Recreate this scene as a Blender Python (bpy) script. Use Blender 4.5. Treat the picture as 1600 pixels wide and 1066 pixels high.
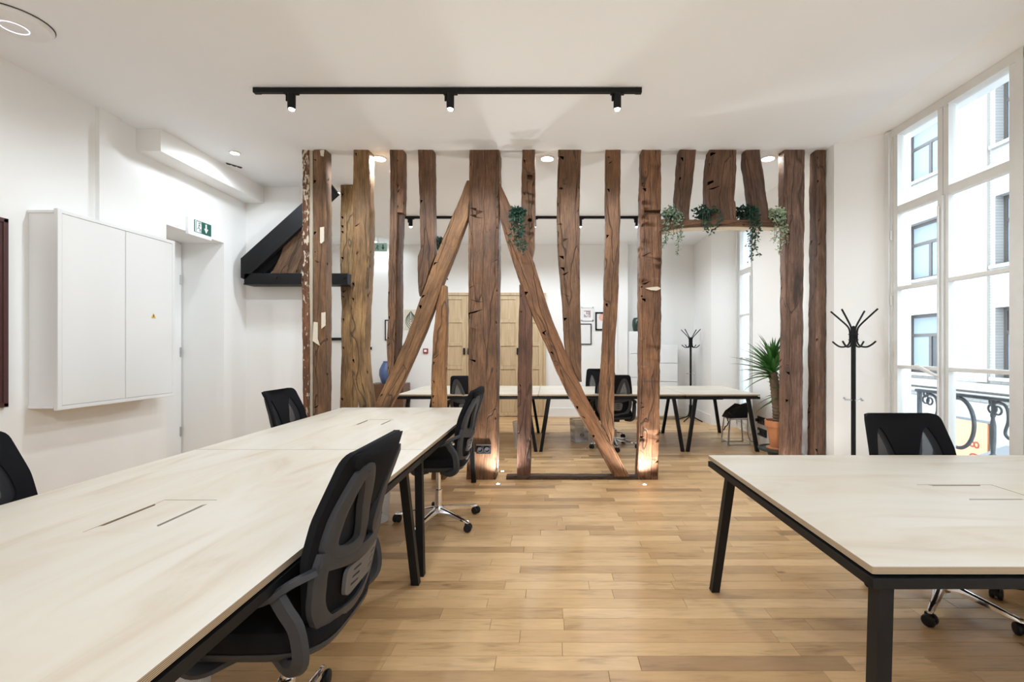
import bpy, bmesh, math, random
from mathutils import Vector, Matrix, noise
from mathutils.geometry import delaunay_2d_cdt

random.seed(7)
for o in list(bpy.data.objects):
    bpy.data.objects.remove(o)
scene = bpy.context.scene
COL = scene.collection
PI = math.pi

# ------------------------------------------------------------------ camera
F, CX, CY, EYE = 735.0, 860.0, 544.0, 1.355
cam_d = bpy.data.cameras.new('camera')
cam = bpy.data.objects.new('camera', cam_d)
COL.objects.link(cam)
cam.location = (0, 0, EYE)
cam.rotation_euler = (PI / 2, 0, 0)
cam_d.sensor_fit = 'HORIZONTAL'
cam_d.sensor_width = 36.0
cam_d.lens = 36.0 * F / 1600.0
cam_d.shift_x = (800 - CX) / 1600.0
cam_d.shift_y = (CY - 533) / 1600.0
cam_d.clip_start = 0.05
cam_d.clip_end = 200
scene.camera = cam

# ------------------------------------------------------------------ world, exposure
wld = bpy.data.worlds.new('world')
scene.world = wld
wld.use_nodes = True
bg = wld.node_tree.nodes['Background']
bg.inputs[0].default_value = (0.78, 0.89, 1.0, 1)
bg.inputs[1].default_value = 3.3
vs = scene.view_settings
vs.view_transform = 'Standard'
vs.look = 'None'
vs.gamma = 1.0
vs.use_curve_mapping = False
vs.exposure = 1.07
cy = scene.cycles
cy.max_bounces = 7
cy.diffuse_bounces = 5
cy.glossy_bounces = 3
cy.transmission_bounces = 3
cy.transparent_max_bounces = 8
cy.use_adaptive_sampling = True
cy.adaptive_threshold = 0.06
cy.sample_clamp_indirect = 6.0
cy.caustics_reflective = False
cy.caustics_refractive = False
LAMP = 0.55            # one dial for every electric lamp
WARM = (0.84, 0.925, 1.0)
NEUT = (0.80, 0.905, 1.0)
UPCOL = (1.0, 0.97, 0.91)

# ------------------------------------------------------------------ geometry helpers
def W(px, py, d):
    return Vector(((px - CX) * d / F, d, EYE - (py - CY) * d / F))

class MB:
    def __init__(s):
        s.v, s.f, s.m = [], [], []
    def add(s, vs_, fs, mi=0):
        n = len(s.v)
        s.v += [tuple(p) for p in vs_]
        s.f += [tuple(n + i for i in f) for f in fs]
        s.m += [mi] * len(fs)
    def box(s, c, size, rot=None, mi=0, bev=0.0):
        hx, hy, hz = size[0] / 2, size[1] / 2, size[2] / 2
        if bev <= 0:
            pts = [Vector((x, y, z)) for x in (-hx, hx) for y in (-hy, hy) for z in (-hz, hz)]
            fs = [(0, 1, 3, 2), (4, 6, 7, 5), (0, 4, 5, 1), (2, 3, 7, 6), (0, 2, 6, 4), (1, 5, 7, 3)]
        else:
            bm = bmesh.new()
            bmesh.ops.create_cube(bm, size=1.0)
            for v in bm.verts:
                v.co = Vector((v.co.x * size[0], v.co.y * size[1], v.co.z * size[2]))
            bmesh.ops.bevel(bm, geom=bm.edges[:], offset=bev, segments=2, affect='EDGES', profile=0.6)
            bm.verts.index_update()
            pts = [v.co.copy() for v in bm.verts]
            fs = [tuple(v.index for v in f.verts) for f in bm.faces]
            bm.free()
        c = Vector(c)
        if rot is not None:
            pts = [rot @ p for p in pts]
        s.add([c + p for p in pts], fs, mi)
    def bar(s, a, b, w, h, up=Vector((0, 0, 1)), mi=0):
        a, b = Vector(a), Vector(b)
        z = (b - a).normalized()
        x = up.cross(z)
        if x.length < 1e-4:
            x = Vector((1, 0, 0)).cross(z)
        x.normalize()
        y = z.cross(x)
        s.box((a + b) / 2, (w, h, (b - a).length), Matrix((x, y, z)).transposed(), mi)
    def tube(s, path, r, n=8, closed=False, mi=0, caps=True):
        P = [Vector(p) for p in path]
        k = len(P)
        rr = r if isinstance(r, (list, tuple)) else [r] * k
        T = []
        for i in range(k):
            if closed:
                t = P[(i + 1) % k] - P[i - 1]
            else:
                t = P[min(i + 1, k - 1)] - P[max(i - 1, 0)]
            T.append(t.normalized())
        ref = Vector((0, 0, 1)) if abs(T[0].z) < 0.9 else Vector((1, 0, 0))
        nrm = (ref - T[0] * ref.dot(T[0])).normalized()
        vs_, fs = [], []
        for i in range(k):
            nrm = (nrm - T[i] * nrm.dot(T[i])).normalized()
            bi = T[i].cross(nrm)
            for j in range(n):
                a = 2 * PI * j / n
                vs_.append(P[i] + (nrm * math.cos(a) + bi * math.sin(a)) * rr[i])
        for i in range(k if closed else k - 1):
            for j in range(n):
                i2 = (i + 1) % k
                fs.append((i * n + j, i * n + (j + 1) % n, i2 * n + (j + 1) % n, i2 * n + j))
        if caps and not closed:
            fs.append(tuple(reversed(range(n))))
            fs.append(tuple(range((k - 1) * n, k * n)))
        s.add(vs_, fs, mi)
    def lathe(s, prof, c=(0, 0, 0), n=24, mi=0, axis='Z'):
        vs_, fs = [], []
        for (r, z) in prof:
            for j in range(n):
                a = 2 * PI * j / n
                p = Vector((r * math.cos(a), r * math.sin(a), z))
                if axis == 'X':
                    p = Vector((p.z, p.x, p.y))
                elif axis == 'Y':
                    p = Vector((p.x, p.z, p.y))
                vs_.append(Vector(c) + p)
        for i in range(len(prof) - 1):
            for j in range(n):
                fs.append((i * n + j, i * n + (j + 1) % n, (i + 1) * n + (j + 1) % n, (i + 1) * n + j))
        fs.append(tuple(reversed(range(n))))
        fs.append(tuple(range((len(prof) - 1) * n, len(prof) * n)))
        s.add(vs_, fs, mi)
    def prism(s, poly, z0, z1, mi=0, mapf=None):
        n = len(poly)
        pts = [Vector((x, y, z0)) for x, y in poly] + [Vector((x, y, z1)) for x, y in poly]
        fs = [tuple(reversed(range(n))), tuple(range(n, 2 * n))]
        fs += [(i, (i + 1) % n, n + (i + 1) % n, n + i) for i in range(n)]
        if mapf:
            pts = [mapf(p) for p in pts]
        s.add(pts, fs, mi)
    def build(s, name, mats, parent=None, smooth=False, angle=None):
        me = bpy.data.meshes.new(name)
        me.from_pydata(s.v, [], s.f)
        bm = bmesh.new(); bm.from_mesh(me)
        bmesh.ops.recalc_face_normals(bm, faces=bm.faces[:])
        bm.to_mesh(me); bm.free()
        if not isinstance(mats, (list, tuple)):
            mats = [mats]
        for m in mats:
            me.materials.append(m)
        me.polygons.foreach_set('material_index', s.m)
        if smooth:
            me.polygons.foreach_set('use_smooth', [True] * len(s.f))
            me.set_sharp_from_angle(angle=angle or math.radians(38))
        o = bpy.data.objects.new(name, me)
        COL.objects.link(o)
        if parent is not None:
            o.parent = parent
        return o

def tag(o, label=None, cat=None, group=None, kind=None):
    if label: o['label'] = label
    if cat: o['category'] = cat
    if group: o['group'] = group
    if kind: o['kind'] = kind
    return o

def thing(name, label, cat, loc=(0, 0, 0), rz=0, group=None):
    o = bpy.data.objects.new(name, None)
    o.empty_display_size = 0.1
    COL.objects.link(o)
    o.location = loc
    o.rotation_euler = (0, 0, rz)
    return tag(o, label, cat, group)

def copy_tree(root, parent=None):
    c = root.copy()
    COL.objects.link(c)
    if parent is not None:
        c.parent = parent
    for ch in root.children:
        copy_tree(ch, c)
    return c

def rounded_poly(pts, r, seg=4):
    """round the corners of a 2D polygon"""
    out = []
    n = len(pts)
    for i in range(n):
        p0, p1, p2 = Vector(pts[i - 1]), Vector(pts[i]), Vector(pts[(i + 1) % n])
        d1, d2 = (p0 - p1), (p2 - p1)
        rr = min(r, d1.length * 0.45, d2.length * 0.45)
        a, b = p1 + d1.normalized() * rr, p1 + d2.normalized() * rr
        for k in range(seg + 1):
            t = k / seg
            q = a * (1 - t) ** 2 + p1 * 2 * t * (1 - t) + b * t ** 2
            out.append((q.x, q.y))
    return out

def in_poly(x, y, poly):
    c = False
    j = len(poly) - 1
    for i in range(len(poly)):
        xi, yi = poly[i]; xj, yj = poly[j]
        if (yi > y) != (yj > y) and x < (xj - xi) * (y - yi) / (yj - yi) + xi:
            c = not c
        j = i
    return c

def sheet(mb, outer, holes, step, front, back, mi=0):
    """2D shape with holes mapped on two surfaces (front, back) and closed by a rim"""
    verts, edges = [], []
    for loop in [outer] + holes:
        n0 = len(verts)
        m = len(loop)
        verts += [Vector(p) for p in loop]
        edges += [(n0 + i, n0 + (i + 1) % m) for i in range(m)]
    nb = len(verts)
    if step:
        xs = [p[0] for p in outer]; ys = [p[1] for p in outer]
        x = min(xs) + step / 2
        while x < max(xs):
            y = min(ys) + step / 2
            while y < max(ys):
                if in_poly(x, y, outer) and not any(in_poly(x, y, h) for h in holes):
                    if min((v - Vector((x, y))).length for v in verts[:nb]) > step * 0.45:
                        verts.append(Vector((x, y)))
                y += step
            x += step
    v2, e2, f2, *_ = delaunay_2d_cdt(verts, edges, [], 0, 1e-6)
    fs = []
    for f in f2:
        cx = sum(v2[i][0] for i in f) / len(f); cy_ = sum(v2[i][1] for i in f) / len(f)
        if in_poly(cx, cy_, outer) and not any(in_poly(cx, cy_, h) for h in holes):
            fs.append(tuple(f))
    n = len(v2)
    pts = [front(p[0], p[1]) for p in v2] + [back(p[0], p[1]) for p in v2]
    cnt = {}
    for f in fs:
        for i in range(len(f)):
            e = (f[i], f[(i + 1) % len(f)])
            cnt[e] = True
    faces = list(fs) + [tuple(n + i for i in reversed(f)) for f in fs]
    rim = [(b, a, a + n, b + n) for (a, b) in cnt if (b, a) not in cnt]
    mb.add(pts, faces + rim, mi)
    return rim

# ------------------------------------------------------------------ materials
def new_mat(name):
    m = bpy.data.materials.new(name)
    m.use_nodes = True
    nt = m.node_tree
    p = nt.nodes['Principled BSDF']
    return m, nt, p

def simple(name, col, rough=0.5, metal=0.0, spec=None, noise_amt=0.0, nscale=30, bump=0.0, bscale=80):
    m, nt, p = new_mat(name)
    p.inputs['Base Color'].default_value = (*col, 1)
    p.inputs['Roughness'].default_value = rough
    p.inputs['Metallic'].default_value = metal
    if spec is not None:
        p.inputs['Specular IOR Level'].default_value = spec
    tc = nt.nodes.new('ShaderNodeTexCoord')
    if noise_amt > 0:
        nz = nt.nodes.new('ShaderNodeTexNoise')
        nz.inputs['Scale'].default_value = nscale
        nz.inputs['Detail'].default_value = 5
        nt.links.new(tc.outputs['Object'], nz.inputs['Vector'])
        mx = nt.nodes.new('ShaderNodeMix'); mx.data_type = 'RGBA'
        mx.inputs[6].default_value = (*[c * (1 - noise_amt) for c in col], 1)
        mx.inputs[7].default_value = (*[min(1, c * (1 + noise_amt)) for c in col], 1)
        nt.links.new(nz.outputs['Fac'], mx.inputs[0])
        nt.links.new(mx.outputs[2], p.inputs['Base Color'])
    if bump > 0:
        nb = nt.nodes.new('ShaderNodeTexNoise')
        nb.inputs['Scale'].default_value = bscale
        nb.inputs['Detail'].default_value = 4
        nt.links.new(tc.outputs['Object'], nb.inputs['Vector'])
        bp = nt.nodes.new('ShaderNodeBump')
        bp.inputs['Strength'].default_value = bump
        bp.inputs['Distance'].default_value = 0.004
        nt.links.new(nb.outputs['Fac'], bp.inputs['Height'])
        nt.links.new(bp.outputs['Normal'], p.inputs['Normal'])
    return m

def emissive(name, col, strength):
    m, nt, p = new_mat(name)
    p.inputs['Base Color'].default_value = (0.9, 0.9, 0.9, 1)
    p.inputs['Emission Color'].default_value = (*col, 1)
    p.inputs['Emission Strength'].default_value = strength
    return m

def ramp(nt, stops):
    r = nt.nodes.new('ShaderNodeValToRGB')
    e = r.color_ramp.elements
    while len(e) > 1:
        e.remove(e[-1])
    e[0].position, e[0].color = stops[0][0], (*stops[0][1], 1)
    for pos, c in stops[1:]:
        k = e.new(pos); k.color = (*c, 1)
    return r

M = {}
M['wall'] = simple('wall_paint', (0.89, 0.885, 0.87), 0.75)
M['ceil'] = simple('ceiling_paint', (0.88, 0.905, 0.935), 0.8)
M['white_satin'] = simple('white_lacquer', (0.86, 0.865, 0.86), 0.35)
M['window_paint'] = simple('old_window_paint', (0.74, 0.735, 0.71), 0.45, noise_amt=0.05, nscale=14)
M['white_plastic'] = simple('white_plastic', (0.82, 0.82, 0.83), 0.35)
M['black_metal'] = simple('black_powdercoat', (0.010, 0.010, 0.011), 0.5, spec=0.22, noise_amt=0.1, nscale=40)
M['black_plastic'] = simple('black_plastic', (0.014, 0.014, 0.016), 0.4, spec=0.3)
M['charcoal'] = simple('charcoal_plastic', (0.046, 0.047, 0.052), 0.5, spec=0.3, bump=0.1, bscale=400)
M['lumbar'] = simple('grey_plastic', (0.12, 0.12, 0.125), 0.5)
M['fabric'] = simple('black_fabric', (0.010, 0.010, 0.012), 0.9, spec=0.15, noise_amt=0.25, nscale=300, bump=0.35, bscale=900)
M['chrome'] = simple('chrome', (0.82, 0.82, 0.84), 0.09, metal=1.0)
M['steel'] = simple('brushed_steel', (0.55, 0.56, 0.57), 0.3, metal=1.0)
M['beige_strip'] = simple('beige_metal_strip', (0.56, 0.49, 0.38), 0.5)
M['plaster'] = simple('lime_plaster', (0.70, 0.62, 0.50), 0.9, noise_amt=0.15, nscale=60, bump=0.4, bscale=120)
M['terracotta'] = simple('terracotta', (0.50, 0.20, 0.085), 0.8, noise_amt=0.12, nscale=20)
M['dark_green_iron'] = simple('dark_green_paint', (0.03, 0.045, 0.038), 0.45)
M['soil'] = simple('soil', (0.035, 0.022, 0.014), 0.95, noise_amt=0.4, nscale=60)
M['yucca'] = simple('yucca_leaf', (0.045, 0.16, 0.03), 0.45, noise_amt=0.35, nscale=12)
M['bark'] = simple('yucca_bark', (0.13, 0.085, 0.05), 0.9, noise_amt=0.4, nscale=40, bump=0.8, bscale=60)
M['leaf_dark'] = simple('dark_ivy_leaf', (0.012, 0.055, 0.034), 0.5, noise_amt=0.5, nscale=25)
M['leaf_grey'] = simple('grey_green_leaf', (0.19, 0.26, 0.18), 0.6, noise_amt=0.55, nscale=30)
M['leaf_pale'] = simple('pale_variegated_leaf', (0.36, 0.44, 0.30), 0.6, noise_amt=0.6, nscale=30)
M['stem'] = simple('plant_stem', (0.06, 0.09, 0.04), 0.7)
M['maroon'] = simple('maroon_panel', (0.075, 0.028, 0.026), 0.5)
M['walnut'] = simple('walnut_veneer', (0.13, 0.062, 0.032), 0.45, noise_amt=0.25, nscale=20)
M['blue_glaze'] = simple('blue_glaze', (0.09, 0.14, 0.30), 0.3, noise_amt=0.2, nscale=15)
M['green_glaze'] = simple('dark_green_glaze', (0.012, 0.035, 0.026), 0.25, noise_amt=0.3, nscale=20)
M['red_plastic'] = simple('red_plastic', (0.30, 0.03, 0.03), 0.4)
M['sign_green'] = simple('sign_green', (0.012, 0.10, 0.075), 0.4)
M['sign_white'] = simple('sign_white', (0.85, 0.87, 0.86), 0.4)
M['yellow'] = simple('warning_yellow', (0.72, 0.46, 0.03), 0.5)
M['paper'] = simple('paper', (0.82, 0.81, 0.80), 0.8)
M['cream_paper'] = simple('cream_paper', (0.72, 0.66, 0.53), 0.8)
M['pink'] = simple('pink_ink', (0.78, 0.45, 0.38), 0.8)
M['ink_teal'] = simple('dark_teal_ink', (0.035, 0.09, 0.10), 0.8)
M['ink_plum'] = simple('plum_ink', (0.14, 0.02, 0.035), 0.8)
M['facade'] = None
M['stone'] = simple('pale_limestone', (0.32, 0.302, 0.28), 0.85, noise_amt=0.06, nscale=4, bump=0.2, bscale=20)
M['asphalt'] = simple('street_paving', (0.28, 0.28, 0.29), 0.9, noise_amt=0.1, nscale=5)
M['dark_frame'] = simple('brown_grey_window_frame', (0.065, 0.057, 0.052), 0.5)
M['blind'] = simple('pale_blue_blind', (0.20, 0.24, 0.275), 0.7)
M['room_dark'] = simple('unlit_room', (0.05, 0.053, 0.056), 0.6, noise_amt=0.5, nscale=2)
M['iron'] = simple('weathered_iron', (0.10, 0.115, 0.13), 0.6, noise_amt=0.4, nscale=25)
M['orange'] = simple('orange_sign', (0.80, 0.30, 0.14), 0.6)
M['ink_red'] = simple('dark_red_lettering', (0.22, 0.03, 0.02), 0.6)
M['awning'] = simple('grey_awning', (0.16, 0.17, 0.18), 0.7)
M['lamp_glow'] = emissive('lamp_glow', (1.0, 0.96, 0.88), 40.0)
M['floor_glow'] = emissive('floor_light_glow', (1.0, 0.93, 0.80), 40.0)
M['led_ring'] = emissive('blue_white_led', (0.70, 0.70, 1.0), 0.9)

def glass_mat(name, tint=(1, 1, 1), refl=0.06):
    m = bpy.data.materials.new(name); m.use_nodes = True
    nt = m.node_tree
    nt.nodes.clear()
    out = nt.nodes.new('ShaderNodeOutputMaterial')
    tr = nt.nodes.new('ShaderNodeBsdfTransparent'); tr.inputs[0].default_value = (*tint, 1)
    gl = nt.nodes.new('ShaderNodeBsdfGlossy'); gl.inputs['Roughness'].default_value = 0.02
    mx = nt.nodes.new('ShaderNodeMixShader')
    lw = nt.nodes.new('ShaderNodeLayerWeight'); lw.inputs[0].default_value = 0.5
    pw = nt.nodes.new('ShaderNodeMath'); pw.operation = 'POWER'; pw.inputs[1].default_value = 5.0
    ml = nt.nodes.new('ShaderNodeMath'); ml.operation = 'MULTIPLY_ADD'; ml.inputs[1].default_value = 0.9; ml.inputs[2].default_value = refl * 0.4
    nt.links.new(lw.outputs['Facing'], pw.inputs[0]); nt.links.new(pw.outputs[0], ml.inputs[0])
    nt.links.new(ml.outputs[0], mx.inputs[0])
    nt.links.new(tr.outputs[0], mx.inputs[1]); nt.links.new(gl.outputs[0], mx.inputs[2])
    nt.links.new(mx.outputs[0], out.inputs[0])
    return m
M['glass'] = glass_mat('window_glass', (0.97, 0.985, 0.98))

def mesh_mat(name, col, scale, open_frac, rough=0.6):
    """woven or punched mesh: opaque threads, open holes"""
    m, nt, p = new_mat(name)
    p.inputs['Base Color'].default_value = (*col, 1)
    p.inputs['Roughness'].default_value = rough
    tc = nt.nodes.new('ShaderNodeTexCoord')
    fac = []
    for ax in ('X', 'Z', 'Y'):
        wv = nt.nodes.new('ShaderNodeTexWave')
        wv.bands_direction = ax
        wv.inputs['Scale'].default_value = scale
        nt.links.new(tc.outputs['Object'], wv.inputs['Vector'])
        g = nt.nodes.new('ShaderNodeMath'); g.operation = 'GREATER_THAN'
        g.inputs[1].default_value = 1 - open_frac
        nt.links.new(wv.outputs['Fac'], g.inputs[0])
        fac.append(g)
    mn = nt.nodes.new('ShaderNodeMath'); mn.operation = 'MAXIMUM'
    nt.links.new(fac[0].outputs[0], mn.inputs[0]); nt.links.new(fac[2].outputs[0], mn.inputs[1])
    ml = nt.nodes.new('ShaderNodeMath'); ml.operation = 'MULTIPLY'
    nt.links.new(mn.outputs[0], ml.inputs[0]); nt.links.new(fac[1].outputs[0], ml.inputs[1])
    inv = nt.nodes.new('ShaderNodeMath'); inv.operation = 'SUBTRACT'; inv.inputs[0].default_value = 1.0
    nt.links.new(ml.outputs[0], inv.inputs[1])
    nt.links.new(inv.outputs[0], p.inputs['Alpha'])
    return m
M['mesh_fabric'] = mesh_mat('black_mesh_fabric', (0.02, 0.02, 0.024), 130, 0.36, 0.8)
M['mesh_white'] = mesh_mat('white_wire_mesh', (0.72, 0.73, 0.75), 90, 0.55, 0.4)
M['mesh_grey'] = mesh_mat('silver_wire_mesh', (0.45, 0.46, 0.47), 70, 0.62, 0.4)

def timber_mat(name, dark, mid, light, flake=0.0, gloss=0.6, hack=0.0):
    m, nt, p = new_mat(name)
    L = nt.links.new
    at = nt.nodes.new('ShaderNodeAttribute'); at.attribute_name = 'grain'
    oi = nt.nodes.new('ShaderNodeObjectInfo')
    off = nt.nodes.new('ShaderNodeMath'); off.operation = 'MULTIPLY'; off.inputs[1].default_value = 37.0
    L(oi.outputs['Random'], off.inputs[0])
    mp = nt.nodes.new('ShaderNodeMapping'); mp.inputs['Scale'].default_value = (1, 1, 0.075)
    L(at.outputs['Vector'], mp.inputs['Vector'])
    # fine grain
    n1 = nt.nodes.new('ShaderNodeTexNoise'); n1.noise_dimensions = '4D'
    n1.inputs['Scale'].default_value = 75; n1.inputs['Detail'].default_value = 5; n1.inputs['Roughness'].default_value = 0.72
    n1.inputs['Distortion'].default_value = 0.6
    L(mp.outputs[0], n1.inputs['Vector']); L(off.outputs[0], n1.inputs['W'])
    # large mottling
    mp2 = nt.nodes.new('ShaderNodeMapping'); mp2.inputs['Scale'].default_value = (1, 1, 0.35)
    L(at.outputs['Vector'], mp2.inputs['Vector'])
    n2 = nt.nodes.new('ShaderNodeTexNoise'); n2.noise_dimensions = '4D'
    n2.inputs['Scale'].default_value = 7; n2.inputs['Detail'].default_value = 3; n2.inputs['Roughness'].default_value = 0.6
    L(mp2.outputs[0], n2.inputs['Vector']); L(off.outputs[0], n2.inputs['W'])
    cr = ramp(nt, [(0.37, dark), (0.5, mid), (0.64, light)])
    ad = nt.nodes.new('ShaderNodeMix'); ad.data_type = 'FLOAT'; ad.inputs[0].default_value = 0.42
    L(n1.outputs['Fac'], ad.inputs[2]); L(n2.outputs['Fac'], ad.inputs[3])
    L(ad.outputs[0], cr.inputs[0])
    # long drying cracks
    mp3 = nt.nodes.new('ShaderNodeMapping'); mp3.inputs['Scale'].default_value = (1, 1, 0.05)
    L(at.outputs['Vector'], mp3.inputs['Vector'])
    vo = nt.nodes.new('ShaderNodeTexVoronoi'); vo.feature = 'DISTANCE_TO_EDGE'; vo.voronoi_dimensions = '4D'
    vo.inputs['Scale'].default_value = 8
    nd = nt.nodes.new('ShaderNodeTexNoise'); nd.inputs['Scale'].default_value = 9; nd.inputs['Detail'].default_value = 1
    L(mp2.outputs[0], nd.inputs['Vector'])
    wd = nt.nodes.new('ShaderNodeVectorMath'); wd.operation = 'MULTIPLY_ADD'
    wd.inputs[1].default_value = (0.06, 0.06, 0.06)
    L(nd.outputs['Color'], wd.inputs[0]); L(mp3.outputs[0], wd.inputs[2])
    L(wd.outputs[0], vo.inputs['Vector']); L(off.outputs[0], vo.inputs['W'])
    ck = ramp(nt, [(0.0, (0.15, 0.15, 0.15)), (0.016, (1, 1, 1))])
    L(vo.outputs['Distance'], ck.inputs[0])
    # worm holes and hack marks
    mp4 = nt.nodes.new('ShaderNodeMapping'); mp4.inputs['Scale'].default_value = (1, 1, 1.9)
    mp4.inputs['Rotation'].default_value = (0, 0.5, 0)
    L(at.outputs['Vector'], mp4.inputs['Vector'])
    v2 = nt.nodes.new('ShaderNodeTexVoronoi'); v2.voronoi_dimensions = '4D'; v2.inputs['Scale'].default_value = 34
    L(mp4.outputs[0], v2.inputs['Vector']); L(off.outputs[0], v2.inputs['W'])
    hk = ramp(nt, [(0.08, (0.1, 0.1, 0.1)), (0.22, (1, 1, 1))])
    L(v2.outputs['Distance'], hk.inputs[0])
    n5 = nt.nodes.new('ShaderNodeTexNoise'); n5.noise_dimensions = '4D'; n5.inputs['Scale'].default_value = 4.5
    L(at.outputs['Vector'], n5.inputs['Vector']); L(off.outputs[0], n5.inputs['W'])
    gate = ramp(nt, [(0.48 + hack, (0, 0, 0)), (0.56 + hack, (1, 1, 1))])
    L(n5.outputs['Fac'], gate.inputs[0])
    hk2 = nt.nodes.new('ShaderNodeMath'); hk2.operation = 'MAXIMUM'
    L(hk.outputs[0], hk2.inputs[0]); L(gate.outputs[0], hk2.inputs[1])
    mul = nt.nodes.new('ShaderNodeMath'); mul.operation = 'MULTIPLY'
    L(ck.outputs[0], mul.inputs[0]); L(hk2.outputs[0], mul.inputs[1])
    mx = nt.nodes.new('ShaderNodeMix'); mx.data_type = 'RGBA'
    mx.inputs[6].default_value = (*[c * 0.45 for c in dark], 1)
    L(mul.outputs[0], mx.inputs[0]); L(cr.outputs[0], mx.inputs[7])
    tint = nt.nodes.new('ShaderNodeMix'); tint.data_type = 'RGBA'; tint.blend_type = 'MULTIPLY'; tint.inputs[0].default_value = 1
    L(mx.outputs[2], tint.inputs[6]); L(oi.outputs['Color'], tint.inputs[7])
    last = tint.outputs[2]
    if flake > 0:
        n4 = nt.nodes.new('ShaderNodeTexNoise'); n4.inputs['Scale'].default_value = 55; n4.inputs['Detail'].default_value = 6
        L(mp2.outputs[0], n4.inputs['Vector'])
        sp = nt.nodes.new('ShaderNodeSeparateXYZ'); L(at.outputs['Vector'], sp.inputs[0])
        hgt = nt.nodes.new('ShaderNodeMapRange')
        hgt.inputs['From Min'].default_value = 1.6; hgt.inputs['From Max'].default_value = 3.0
        hgt.inputs['To Min'].default_value = -0.10; hgt.inputs['To Max'].default_value = 0.035
        L(sp.outputs[2], hgt.inputs[0])
        sm = nt.nodes.new('ShaderNodeMath'); sm.operation = 'ADD'
        L(n4.outputs['Fac'], sm.inputs[0]); L(hgt.outputs[0], sm.inputs[1])
        fl = ramp(nt, [(0.53, (0, 0, 0)), (0.56, (1, 1, 1))])
        L(sm.outputs[0], fl.inputs[0])
        fm = nt.nodes.new('ShaderNodeMix'); fm.data_type = 'RGBA'
        L(fl.outputs[0], fm.inputs[0]); L(last, fm.inputs[6])
        fm.inputs[7].default_value = (0.62, 0.54, 0.42, 1)
        last = fm.outputs[2]
    L(last, p.inputs['Base Color'])
    p.inputs['Roughness'].default_value = gloss
    b1 = nt.nodes.new('ShaderNodeBump'); b1.inputs['Strength'].default_value = 0.5; b1.inputs['Distance'].default_value = 0.006
    L(n1.outputs['Fac'], b1.inputs['Height'])
    b2 = nt.nodes.new('ShaderNodeBump'); b2.inputs['Strength'].default_value = 0.8; b2.inputs['Distance'].default_value = 0.008
    L(mul.outputs[0], b2.inputs['Height']); L(b1.outputs[0], b2.inputs['Normal'])
    L(b2.outputs[0], p.inputs['Normal'])
    return m
M['timber'] = timber_mat('old_oak_timber', (0.050, 0.027, 0.013), (0.138, 0.071, 0.035), (0.262, 0.145, 0.076))
M['timber_hacked'] = timber_mat('hacked_oak_timber', (0.050, 0.027, 0.015), (0.138, 0.074, 0.042), (0.262, 0.152, 0.090), hack=0.1)
M['timber_flaked'] = timber_mat('old_oak_with_flaking_paint', (0.055, 0.023, 0.010), (0.16, 0.07, 0.032), (0.30, 0.15, 0.07), flake=1)

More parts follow.
